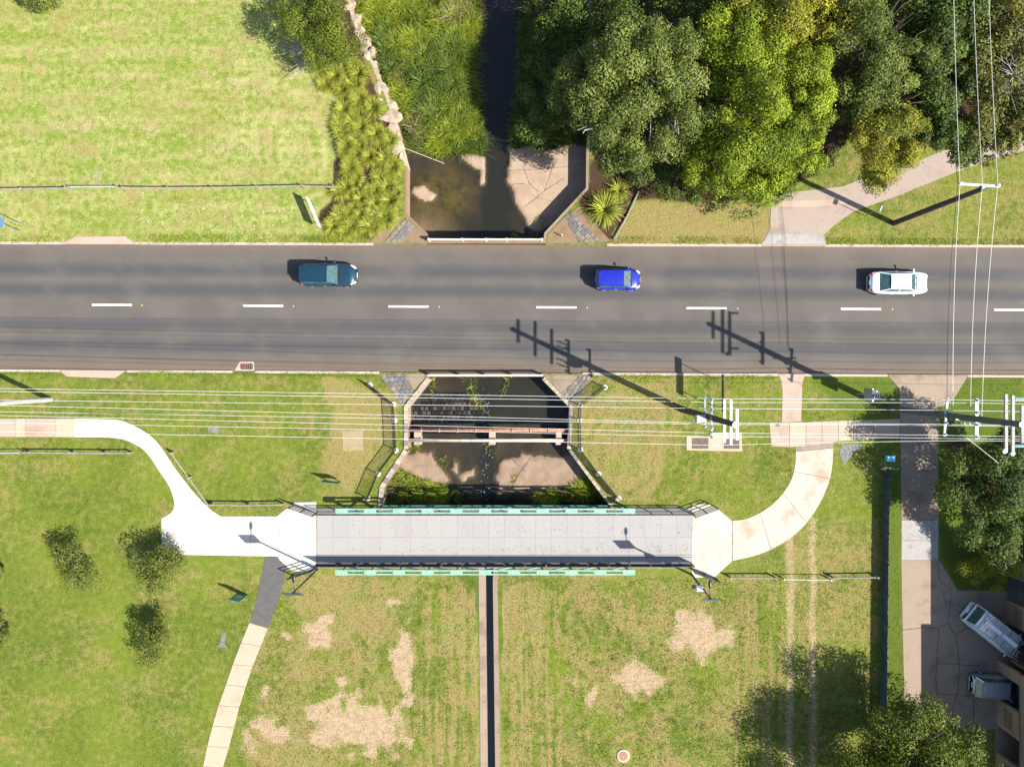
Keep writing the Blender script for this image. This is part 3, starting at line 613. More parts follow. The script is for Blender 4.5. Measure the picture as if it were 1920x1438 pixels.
# ------------------------------------------------------------------ footbridge
fb = thing('footbridge', 'mint green truss footbridge with a pale concrete deck', 'footbridge', P(946, 1010, 0))
DZ = .05
xsn = np.linspace(594.5, 1297, 25)
for i in range(24):
    for j, (ya, yb) in enumerate(((963, 1007), (1007, 1043))):
        a, b = xsn[i]+.1, xsn[i+1]-.1
        MB().prism(tow([(a,ya+.12),(b,ya+.12),(b,yb-.12),(a,yb-.12)]), DZ-.15, DZ+.004*random.random()).build('deck_panel', random.choice(M_DECK), fb)
MB().prism(tow([(594.5,1044),(1297,1044),(1297,1064),(594.5,1064)]), DZ-.15, DZ-.004).build('deck_edge', M_DECK[0], fb)
MB().prism(tow([(594.5,952),(1297,952),(1297,962.5),(594.5,962.5)]), DZ-.15, DZ-.004).build('deck_edge', M_DECK[2], fb)
for y in (1041, 965): MB().beam(P(596,y).xy.to_3d()+Vector((0,0,DZ+.03)), P(1296,y).xy.to_3d()+Vector((0,0,DZ+.03)), .05, .06).build('kerb_angle', M_STEEL, fb)
mb = MB()
for y in (975, 1010, 1045): mb.beam(P(600,y).xy.to_3d()+Vector((0,0,-.35)), P(1290,y).xy.to_3d()+Vector((0,0,-.35)), .25, .4)
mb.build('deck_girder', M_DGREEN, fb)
x0, x1 = P(641, 0).x, P(1178, 0).x; NB = 10; bw = (x1-x0-.5)/NB
for yb, yt, sg in ((951, 951, 1), (1063, 1063, -1)):
    yw = P(0, yb).y; zb, zt = -.22, 1.38
    for dy in (-.145, .145):
        MB().box(((x0+x1)/2, yw+dy, zt), (x1-x0, .105, .16)).build('top_chord', M_MINT, fb)
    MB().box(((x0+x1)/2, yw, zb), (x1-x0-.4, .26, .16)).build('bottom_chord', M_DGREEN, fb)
    for k in range(NB+1):
        xc = x0+.35+k*bw
        MB().box((xc, yw, zt+.088), (.95, .41, .02)).build('batten_plate', M_MINT, fb)
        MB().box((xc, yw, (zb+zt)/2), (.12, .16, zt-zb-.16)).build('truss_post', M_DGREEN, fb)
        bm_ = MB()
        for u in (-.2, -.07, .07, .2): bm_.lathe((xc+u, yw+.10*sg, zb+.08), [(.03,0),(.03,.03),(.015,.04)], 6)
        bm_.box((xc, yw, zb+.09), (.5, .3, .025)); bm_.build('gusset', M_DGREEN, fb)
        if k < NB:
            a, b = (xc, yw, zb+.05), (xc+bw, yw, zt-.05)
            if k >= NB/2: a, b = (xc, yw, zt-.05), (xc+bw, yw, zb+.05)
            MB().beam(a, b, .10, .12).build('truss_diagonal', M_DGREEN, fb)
    # inner balustrade: posts, rails and welded picket panels
    yi = yw+(-.36 if sg > 0 else .36); xa, xb = P(596,0).x, P(1296,0).x; nseg = 18
    for z in (1.22, .14, .68): MB().box(((xa+xb)/2, yi, z), (xb-xa, .05 if z > 1 else .03, .05)).build('handrail' if z > 1 else 'rail', M_BLACK, fb)
    for k in range(nseg+1): MB().box((xa+(xb-xa)*k/nseg, yi, .62), (.06, .06, 1.24)).build('balustrade_post', M_BLACK, fb)
    for k in range(nseg):
        pm = MB(); a = xa+(xb-xa)*k/nseg; L = (xb-xa)/nseg
        for q in range(1, 15): pm.box((a+L*q/15, yi+.0, .68), (.018, .018, 1.06))
        if sg < 0: pm.box((a+L/2, yi-.02, .72), (L-.12, .012, .86))
        pm.build('picket_panel', M_BLACK, fb)
for (xa, ya), (xb, yb) in (((594,962),(550,947)), ((594,1063),(548,1078)), ((1298,964),(1340,949)), ((1298,1067),(1343,1084))):
    a, b = P(xa, ya), P(xb, yb)
    for z in (1.2, .85, .5, .15): MB().beam(a+Vector((0,0,z)), b+Vector((0,0,z)), .055, .055).build('wing_rail', M_BLACK, fb)
    for p in (a, b, (a+b)/2): MB().box(p+Vector((0,0,.62)), (.07,.07,1.26)).build('wing_post', M_BLACK, fb)
lt = MB()
for i in range(520):
    x = random.uniform(640, 1296); y = random.gauss(1030, 5) if random.random() < .65 else random.gauss(990, 6)
    if random.random() > (x-560)/640: continue
    c = P(x, y); r = random.uniform(.02, .07); t = random.random()*6
    lt.add([(c.x+r*math.cos(t+q), c.y+r*math.sin(t+q)*.6, DZ+.012+.004*random.random()) for q in (0, 1.8, 3.3, 4.6)], [(0,1,2,3)])
tag(lt.build('leaf_litter', mat('dead_leaves', (.16,.10,.055), .9, .5, 20)), kind='stuff')

# ------------------------------------------------------------------ bridge lamps, signs
def solar_lamp(base, label, board):
    b = P(*base); o = thing('solar_lamp', label, 'street lamp', b, 'solar lamps at the footbridge ends')
    MB().tube([b, b+Vector((0,0,2.5)), b+Vector((0,0,5.6))], [.09,.075,.06], 10).build('pole', M_BLACK, o)
    MB().tube([b+Vector((0,0,5.45)), b+Vector((0,.35,5.6)), b+Vector((0,.8,5.65))], .03, 8).build('arm', M_BLACK, o)
    h = MB().lathe((0,0,0), [(.02,-.05),(.12,-.04),(.14,0),(.1,.05),(.02,.07)], 14).build('lamp_head', M_BLACK, o, True, True); h.scale = (1, 2.4, 1); h.location = (0, .98, 5.65)
    t = R(62); M = Matrix.Rotation(t, 3, 'X')
    MB().box(b+Vector((0,-.12,5.75)), (1.3,.75,.04), M=M).build('solar_panel', M_SOLAR, o)
    MB().box(b+Vector((0,-.02,5.7)), (.12,.16,.3)).build('bracket', M_BLACK, o)
    if board:
        MB().box(b+Vector((-.28,-.08,2.9)), (.8,.5,.05), M=Matrix.Rotation(R(40), 3, 'X')).build('second_panel', M_SOLAR, o)
        MB().box(b+Vector((-.22,-.02,3.4)), (.42,.3,.5)).build('battery_box', M_SIGNW, o)
    return o
solar_lamp((595,1067), 'black solar lamp post beside the asphalt path end of the footbridge', False)
solar_lamp((1297,1077), 'black solar lamp post with a battery box, at the curved path end', True)
def board_sign(name, label, pa, pb, z0, z1, face, edge, posts=2, th=.05, cat='sign'):
    a, b = P(*pa), P(*pb); o = thing(name, label, cat, (a+b)/2); d = (b-a).normalized(); n = Vector((-d.y, d.x, 0))
    M = Matrix((d, n, Vector((0,0,1)))).transposed(); c = (a+b)/2; L = (b-a).length
    MB().box(c+Vector((0,0,(z0+z1)/2)), (L, th, z1-z0), M=M).build('board', face, o)
    for t in ((.12, .88) if posts == 2 else (.5,)):
        p = a.lerp(b, t)-n*(th/2+.03); MB().tube([p, p+Vector((0,0,z1-.03))], .035, 8).build('post', edge, o)
    return o, M, c, L
board_sign('road_sign', 'long dark direction sign on two posts between road and power pole', (1337,701), (1337,768), 2.55, 3.1, M_BLACK, M_STEEL)
board_sign('road_sign', 'pale edge-on sign on two thin posts beside the strap-leaf bed', (609,432), (587,379), 1.0, 1.75, M_SIGNW, M_STEEL)
board_sign('notice_board', 'green notice board on the grass near the west picket fence', (609,899), (642,902), .45, 1.25, M_GREENB, M_BLACK)
o, M, c, L = board_sign('information_sign', 'blue-topped upright information sign by the asphalt path', (446,1111), (465,1115), .05, 1.75, M_GREENB, M_BLACK, 2, .08)
MB().box(c+M@Vector((0,.045,1.5)), (L*.98,.012,.42), M=M).build('blue_band', M_BLUEB, o)
for z, wd, col in ((1.12,.8,(.45,.42,.16)),(.88,.6,(.30,.42,.20)),(.66,.7,(.42,.44,.3))): MB().box(c+M@Vector((0,.047,z)), (L*wd,.012,.14), M=M).build('text_band', mat('sign_ink_%d' % int(z*100), col, .6), o)
board_sign('street_sign', 'two-post street sign at the park edge beside the rail fence', (38,436), (41,418), 1.9, 2.45, M_BLUEB, M_STEEL)
b = P(1621,405); o = thing('small_sign', 'small blue-topped sign on a thin post on the verge by the driveway path', 'sign', b)
MB().tube([b, b+Vector((0,0,2.6))], .03, 8).build('post', M_STEEL, o); MB().box(b+Vector((0,0,2.5)), (.06,.45,.3), R(-25)).build('plate', mat('pale_blue_plate', (.35,.55,.68), .4), o)
b = P(1604,738); o = thing('flashing_sign', 'grey roadside sign with a small solar panel on a post', 'sign', b)
MB().tube([b, b+Vector((0,0,3.2))], .05, 10).build('post', M_STEEL, o)
MB().box(b+Vector((0,0,2.2)), (.12,1.0,1.3)).build('sign_board', M_STEEL, o); MB().box(b+Vector((.0,.2,3.15)), (.3,.25,.3)).build('control_box', M_SIGNW, o)
MB().box(b+Vector((.05,-.12,3.35)), (.72,.42,.03), M=Matrix.Rotation(R(22),3,'X')).build('solar_panel', M_SOLAR, o)
for q in range(3): MB().box(b+Vector((-.13+q*.18,-.12,3.372)), (.02,.40,.006), M=Matrix.Rotation(R(22),3,'X')).build('panel_strip', M_SIGNW, o)
b = P(1655,856); o = thing('letterbox', 'blue letterbox on a post at the head of the paling fence', 'letterbox', b)
MB().box(b+Vector((0,0,.45)), (.09,.09,.9)).build('post', M_POLE, o); bx = MB().box(b+Vector((.05,0,1.05)), (.62,.42,.36)).build('box', mat('bright_blue_box', (.03,.34,.52), .5), o)
for q in range(3): MB().box(b+Vector((-.13+q*.18,0,1.235)), (.05,.3,.012)).build('stripe', M_SIGNW, o)
b = P(1652,874); o = thing('tap_stand', 'teal post with a crossbar at the end of the paling fence', 'post', b)
MB().box(b+Vector((0,0,.6)), (.1,.1,1.2)).build('post', M_GREENB, o); MB().box(b+Vector((.2,0,1.15)), (1.2,.08,.1), R(-8)).build('crossbar', mat('teal_bar', (.05,.2,.2), .5), o)
MB().box(b+Vector((-.4,-.05,1.16)), (.35,.12,.12)).build('orange_cap', mat('orange_cap', (.5,.2,.05), .5), o)

# ------------------------------------------------------------------ fences
def log_fence(label, pts, h=.55, gate=None, m=M_TIMB, group=None):
    o = thing('rail_fence', label, 'fence', P(*pts[0]), group)
    for p in pts:
        c = P(*p); MB().tube([c-Vector((0,0,.1)), c+Vector((random.uniform(-.02,.02),0,h+.08))], .085, 8).build('post', M_TIMB, o)
    for i in range(len(pts)-1):
        if gate == i: continue
        a, b = P(*pts[i]), P(*pts[i+1]); MB().tube([a+Vector((0,0,h-.04)), b+Vector((0,0,h-.04+random.uniform(-.02,.02)))], .062, 8).build('rail', m, o)
    return o
def gate_bar(label, a, b, m=M_ARM, h=.6):
    a, b = P(*a), P(*b); o = thing('boom_gate', label, 'gate', a)
    MB().tube([a+Vector((0,0,h)), b+Vector((0,0,h))], .035, 8).build('bar', m, o)
    for p in (a, b): MB().tube([p, p+Vector((0,0,h+.1))], .06, 8).build('post', M_STEEL, o)
log_fence('timber rail fence on the park lawn, west of the pale gate bar', [(-120,359),(-36,358),(48,357),(131,356)])
gate_bar('pale gate bar in the park rail fence above the road', (139,354.5), (227,354))
log_fence('long timber rail fence running from the pale gate bar to the strap-leaf plants', [(237,355),(320,355.5),(403,355),(486,353.5),(570,351.5),(634,354)])
log_fence('dark timber rail fence on the lawn below the west footpath', [(56,847),(139,847.5),(198,848),(248,848)])
gate_bar('pale gate bar beside the rail fence below the west footpath', (-30,848.5), (48,847.5))
log_fence('rail fence slanting beside the white path curve', [(326,848),(359,894),(395,944)])
log_fence('rail fence from the white path curve to the bridge approach', [(399,944),(467,945),(531,944)])
log_fence('short rail fence east of the footbridge, next to the wing rail', [(1367,1080),(1450,1080)])
gate_bar('white gate bar across the wheel tracks', (1465,1082), (1552,1083))
log_fence('short rail fence between the wheel-track gate and the paling fence', [(1558,1080),(1640,1079)])
log_fence('short log edging beside the round strap-leaf plant', [(1196,362),(1176,405),(1152,448)], .2)
def picket_fence(label, pts, h=1.05):
    o = thing('picket_fence', label, 'fence', P(*pts[0])); pk = MB().box((0,0,h/2+.06), (.032,.032,h-.1)).build('picket', M_BLACK, o, local=True); me = pk.data; first = pk; oz = parent_loc(o)
    for i, p in enumerate(pts):
        c = P(*p); MB().box(c+Vector((0,0,h/2)), (.07,.07,h+.08)).build('post', M_BLACK, o); MB().lathe(c+Vector((0,0,.0)), [(.22,-.05),(.22,.05),(.16,.08)], 10).build('post_footing', M_PATHW, o)
    for a, b in zip(pts[:-1], pts[1:]):
        a, b = P(*a), P(*b)
        for z in (h, .12): MB().beam(a+Vector((0,0,z)), b+Vector((0,0,z)), .045, .045).build('rail', M_BLACK, o)
        n = int((b-a).length/.115)
        for k in range(1, n):
            if first is not None: q = first; first = None
            else: q = bpy.data.objects.new('picket', me); COL.objects.link(q); q.parent = o
            q.location = a.lerp(b, k/n)-oz; q.rotation_euler[2] = math.atan2((b-a).y, (b-a).x)
picket_fence('black steel picket fence along the west side of the creek', [(694,722),(738,758),(740,788),(742.5,844),(709,888.5),(690,934)])
picket_fence('black steel picket fence along the east side of the creek', [(1134,726),(1088,760),(1086.5,788),(1088,842.5),(1122,888),(1160,934)])
def paling_fence():
    a, b = P(1657,880), P(1651,1340); o = thing('paling_fence', 'long dark teal paling fence between lawn and driveway', 'fence', a); m1 = mat('teal_paling', (.025,.05,.055), .8, .4, 3); m2 = mat('teal_paling_worn', (.04,.065,.068), .8, .4, 3)
    L = (b-a).length; n = int(L/.14); d = (b-a).normalized(); ang = math.atan2(d.y, d.x)
    mes = []
    for m in (m1, m2): t = MB().box((0,0,.5), (.128,.022,1.0)); q = t.build('paling', m, o, local=True); mes.append(q.data); bpy.data.objects.remove(q)
    for k in range(n):
        q = bpy.data.objects.new('paling', random.choice(mes)); COL.objects.link(q); q.parent = o; q.location = d*(k*.14)+Vector((0,0,-.04+random.uniform(-.03,.03))); q.rotation_euler = (random.uniform(-.02,.02),0,ang)
    nn = Vector((-d.y, d.x, 0))
    for z in (.25, .8): MB().beam(a+nn*.04+Vector((0,0,z)), b+nn*.04+Vector((0,0,z)), .045, .08).build('rail', m1, o)
    for k in range(9): p = a.lerp(b, k/8)+nn*.09; MB().box(p+Vector((0,0,.5)), (.09,.09,1.0)).build('post', m1, o)
paling_fence()
# guard rails on the road crossing
def guard_rail(label, xs, y, double):
    o = thing('guard_rail', label, 'guard rail', P(xs[0], y, 0))
    for x in xs: MB().box(P(x, y)+Vector((0,0,.4)), (.16,.16,.8)).build('post', M_TIMBW, o)
    for a, b in zip(xs[:-1], xs[1:]):
        for k, z in enumerate((.72,) if not double else (.72, .38)): MB().beam(P(a-2,y).xy.to_3d()+Vector((0,.05*k,z)), P(b+2,y).xy.to_3d()+Vector((0,.05*k-.03*(1 if double else 0),z)), .12, .14).build('rail', M_TIMBW, o)
guard_rail('weathered white double timber guard rail above the pool', (806,868,912,950,1016), 452, True)
guard_rail('single white timber guard rail above the stone creek bed', (806,862,910,960,1016), RB(910)+4.5, False)

# ------------------------------------------------------------------ pipes across the creek
o = thing('water_pipe', 'rusty riveted water pipe across the creek', 'pipe', P(760, 808, -.35))
MB().tube([P(757,806.5,-.35), P(1074,806.5,-.35)], .15, 12).build('pipe_barrel', M_RUST, o, True)
for x in range(790, 1060, 34): c = MB().lathe((0,0,0), [(.19,-.06),(.19,.06)], 12).build('collar', M_RUST, o, True, True); c.rotation_euler = (0, R(90), 0); c.location = P(x,806.5,-.35)-parent_loc(o)
o = thing('water_pipe', 'smooth cream water pipe across the creek beside the rusty one', 'pipe', P(760, 826, -.35))
MB().tube([P(757,825.5,-.35), P(1074,825.5,-.35)], .13, 12).build('pipe_barrel', M_PIPE, o, True)
for x, lb in ((784.5,'west'),(923,'middle'),(1047,'east')):
    p = thing('pipe_plinth', 'tan concrete block under the pipes, %s one' % {'west':'nearest the west picket fence','middle':'standing in the stream','east':'nearest the east picket fence'}[lb], 'plinth', P(x, 818, -1.6))
    c = P(x, 818, -1.2); MB().box((c.x, c.y, -1.15), (.52, 1.25, 1.15)).build('block', M_PATHP, p); MB().box((c.x, c.y+.22, -.46), (.42, .5, .22)).build('saddle', M_PATHP, p)
    MB().box((c.x, c.y-.42, -.5), (.46, .34, .14)).build('saddle', M_PATHP, p)

# ------------------------------------------------------------------ small ground fittings
o = thing('drain_grate', 'rusty kerb drain grate in a concrete surround', 'drain grate', P(458, 686, ROADZ)); c = P(461, 686, ROADZ)
MB().prism(tow([(438,RB(438)),(449,678),(475,678),(476,RB(476))]), ROADZ-.1, ROADZ+.012).build('surround', M_KERB, o); MB().prism(tow([(451,681.5),(473,681.5),(473,692.5),(451,692.5)]), ROADZ-.05, ROADZ+.016).build('pit', M_BLACK, o)
for k in range(7): MB().box((c.x-.42+k*.145, c.y, ROADZ+.03), (.05,.45,.03)).build('bar', M_RUST, o)
o = thing('utility_pit', 'concrete pad with two brown metal lids below the power pole', 'utility pit', P(1338, 831)); MB().prism(tow([(1287,818),(1331,818),(1331,811),(1390,810),(1391,846),(1287,844)]), -.1, .05).build('surround', M_SLAB, o)
MB().prism(tow([(1297,821),(1328,821),(1328,841),(1297,841)]), .03, .062).build('lid', M_IRON, o); MB().prism(tow([(1357,823),(1386,823),(1386,841),(1357,841)]), .03, .062).build('lid', M_IRON, o)
tag(MB().prism(tow([(642,808),(680,807),(681,844),(643,845)]), -.1, .015).build('cover_slab', concrete('grassed_slab', (.24,.19,.11), (.16,.15,.05,1), .8, 1.5)), 'square sandy cover slab in the dry grass', 'cover slab')
o = thing('manhole', 'round manhole with a pale concrete ring on the dry lawn', 'manhole', P(1169,1416)); MB().lathe(P(1169,1416), [(.52,-.1),(.52,.06),(.36,.07)], 24).build('ring', M_SLAB, o); MB().lathe(P(1169,1416), [(.35,0),(.35,.085),(.3,.09)], 24).build('lid', M_RUST, o)
for x, y, mm in ((1468+28,796,M_IRON),): tag(MB().prism(tow([(1454,794),(1462,794),(1462,799),(1454,799)]), .02, .04).build('valve_cover', M_IRON), 'tiny iron valve cover set in the pink path slab', 'valve cover')

for lb, pts in (('small grey concrete scrap in the verge grass', [(390,800),(398,803),(406,798),(412,806),(408,812),(392,810)]), ('small grey concrete scrap in the lower lawn beside the slab path', [(405,1212),(414,1204),(416,1188),(424,1184),(421,1206),(426,1214)]), ('grey patch of old paving beside the curved path', [(1577,835),(1600,832),(1618,834),(1600,850),(1582,872),(1574,850)])):
    tag(MB().prism(tow(pts), -.05, .012).build('concrete_scrap', mat('old_grey_paving', (.13,.135,.13), .9, .45, 5)), lb, 'concrete patch')
sp = MB()
for i in range(240):
    x, y = (random.uniform(230,700), random.gauss(408,18)) if i < 90 else (random.uniform(0,1640), random.choice([random.uniform(10,450), random.uniform(1090,1430)]))
    if y > 452 or (450 > y and x > 600): continue
    c = P(x, y); r = random.uniform(.015, .05); a = random.random()*6; sp.add([(c.x+r*math.cos(a+q), c.y+r*math.sin(a+q)*.7, .035+.02*random.random()) for q in (0, 1.7, 3.2, 4.6)], [(0,1,2,3)])
tag(sp.build('litter_specks', M_SIGNW), kind='stuff')
# ------------------------------------------------------------------ power poles and wires
def pole_pt(base, z): return P(*base)+Vector((0,0,z))
def insul(o, p, n=3, m=M_INS):
    b = MB()
    for k in range(n): b.lathe(p+Vector((0,0,.07*k)), [(.03,0),(.09,.02),(.03,.05)], 8)
    b.build('insulator', m, o)
def arm(o, c, L, m, wd=.11, ins=0, rz=0, side=0):
    d = Vector((-math.sin(rz), math.cos(rz), 0)); MB().beam(c-d*L/2, c+d*L/2, wd, .13).build('crossarm', m, o)
    for k in range(ins):
        t = -L/2+.12+(L-.24)*k/max(1, ins-1); insul(o, c+d*t+Vector((side,0,.08)))
mp = (1280,768); o = thing('power_pole', 'tall dark power pole with white crossarms over the utility pit', 'power pole', P(*mp))
MB().tube([P(*mp), pole_pt(mp,7), pole_pt(mp,14.3)], [.26,.22,.17], 12).build('pole', M_POLE, o); MB().lathe(pole_pt(mp,14.28), [(.2,0),(.2,.05)], 12).build('cap', M_SIGNW, o)
arm(o, pole_pt(mp,14.0)+Vector((.16,0,0)), 1.85, M_ARM, .17); arm(o, pole_pt(mp,12.6)+Vector((.2,0,0)), 2.8, M_ARM, .15); arm(o, pole_pt(mp,11.2)+Vector((.2,0,0)), 2.8, M_ARM, .15)
arm(o, pole_pt(mp,9.4)+Vector((-.15,0,0)), 2.7, M_STEEL, .12, 5); arm(o, pole_pt(mp,7.6)+Vector((-.15,.3,0)), 2.2, M_STEEL, .09, 3)
for dy in (-.9,-.5,.5,.9): MB().tube([pole_pt(mp,9.5)+Vector((-.15,dy,0)), pole_pt(mp,10.2)+Vector((-.35,dy,0))], .06, 8).build('fuse_switch', M_STEEL, o)
MB().box(pole_pt(mp,8.3)+Vector((-.6,-.1,0)), (.7,.5,.35)).build('switch_box', M_STEEL, o); MB().beam(pole_pt(mp,8.2)+Vector((-.2,-.1,-.1)), pole_pt(mp,8.2)+Vector((-1.1,-.1,-.1)), .08,.08).build('bracket', M_ARM, o)
rp = (1666,766); o = thing('power_pole', 'tallest grey-green power pole beside the driveway with stacked crossarms', 'power pole', P(*rp))
MB().tube([P(*rp), pole_pt(rp,8), pole_pt(rp,15.1)], [.27,.23,.18], 12).build('pole', M_GREYP, o); MB().lathe(pole_pt(rp,15.08), [(.17,0),(.17,.06)], 12).build('cap', M_SIGNW, o)
arm(o, pole_pt(rp,14.9)+Vector((.17,0,0)), 2.2, M_ARMT, .16); arm(o, pole_pt(rp,14.1)+Vector((.17,-.05,0)), 3.4, M_ARMT, .17); arm(o, pole_pt(rp,13.5)+Vector((.17,-.05,0)), 3.5, M_ARMT, .17)
arm(o, pole_pt(rp,10.7)+Vector((.17,0,0)), 2.6, M_ARM, .17, 4, 0, .0); arm(o, pole_pt(rp,7.95)+Vector((-.17,-.1,0)), 2.6, M_ARM, .11, 4, R(-5))
for x, y, z in ((1884,846,13.6),(1899,850,14.1)): MB().lathe(P(x,y,z), [(.11,-.04),(.15,0),(.11,.04),(.05,.05)], 12).build('insulator_disc', M_SIGNW, o)
for k in range(4):
    q = pole_pt(rp,9.2)+Vector((.3+.33*k,-.3,0)); MB().tube([q, q+Vector((.22,-.28,-.2))], .06, 8).build('fuse_switch', M_STEEL, o)
MB().beam(pole_pt(rp,9.3)+Vector((-.3,-.15,0)), pole_pt(rp,9.3)+Vector((1.5,-.15,0)), .1,.1).build('switch_bracket', M_ARM, o)
for y in (748, 836):
    b = MB()
    for k in range(5): b.lathe(P(1905+k*4,y,13.8)+Vector((0,0,0)), [(.03,-.04),(.10,0),(.03,.04)], 8)
    b.build('insulator_string', M_INS, o)
ep = (1675.5,419); o = thing('power_pole', 'black-looking power pole with one pale crossarm on the verge by the trees', 'power pole', P(*ep))
MB().tube([P(*ep), pole_pt(ep,6), pole_pt(ep,11.1)], [.22,.20,.16], 12).build('pole', M_POLE, o); MB().beam(P(1797,345.5,11), P(1874,350,11), .15, .14).build('crossarm', M_ARM, o)
for x, y in ((1801,345),(1842,352),(1871,349)): insul(o, P(x,y,11.05), 3, M_SIGNW)
wp = (95,749); o = thing('power_pole', 'grey timber power pole on the verge above the west footpath', 'power pole', P(*wp))
MB().tube([P(*wp), pole_pt(wp,7), pole_pt(wp,13.5)], [.2,.17,.13], 12).build('pole', M_ARMT, o); arm(o, pole_pt(wp,12.6), 2.8, M_ARM, .16); arm(o, pole_pt(wp,11.2), 2.8, M_ARM, .16); arm(o, pole_pt(wp,9.4), 2.7, M_STEEL, .12)
def wire(name, label, group, pts, r=.016, sag=.0, m=M_WIRE):
    q = []
    for a, b in zip(pts[:-1], pts[1:]):
        n = 14
        for k in range(n): t = k/n; p = Vector(a).lerp(Vector(b), t); p.z -= 4*sag*t*(1-t); q.append(p)
    q.append(Vector(pts[-1])); return tag(MB().tube(q, r, 5).build(name, m), label, 'cable', group)
for y0, ym, yr, z in ((726.7,747.6,749.8,9.2),(732,754.5,755.5,10.4),(749,766,769.8,9.2),(757,793.5,796,9.6),(770,795.7,798,8.6),(776,811.8,816.7,9.2),(790,818.7,822,8.2),(807,834.7,825.8,10.4)):
    L0 = P(-420, y0-(ym-y0)*420/1340*.6, z+.6); wire('power_line', 'pale overhead conductor running along the verge between the tall poles', 'overhead conductors along the road', [L0, P(1342,ym,z), P(1800 if z < 10 else 1818,yr,z), P(2500, yr+12, z+.5)], .0125, .25)
for xa, xm, xb, yb in ((1796,1800,1787,760),(1829,1842,1820,762),(1857,1871,1841,781)):
    wire('power_line', 'pale overhead conductor crossing the road to the driveway pole', 'conductors crossing the road', [P(xa-12,-420,11), P(xm,346,11.2), P(xb,yb,9.6)], .0125, .25)
wire('service_cable', 'thin black cable crossing the road beside the pale conductors', None, [P(1766,-300,9), P(1796,348,9.4), P(1776,745,8.2)], .018, .35, M_WIRED)
wire('stay_wire', 'thin stay wire slanting down from the driveway pole into the tree', None, [P(1812,820,10.2), P(1872,868,7)], .012, 0)

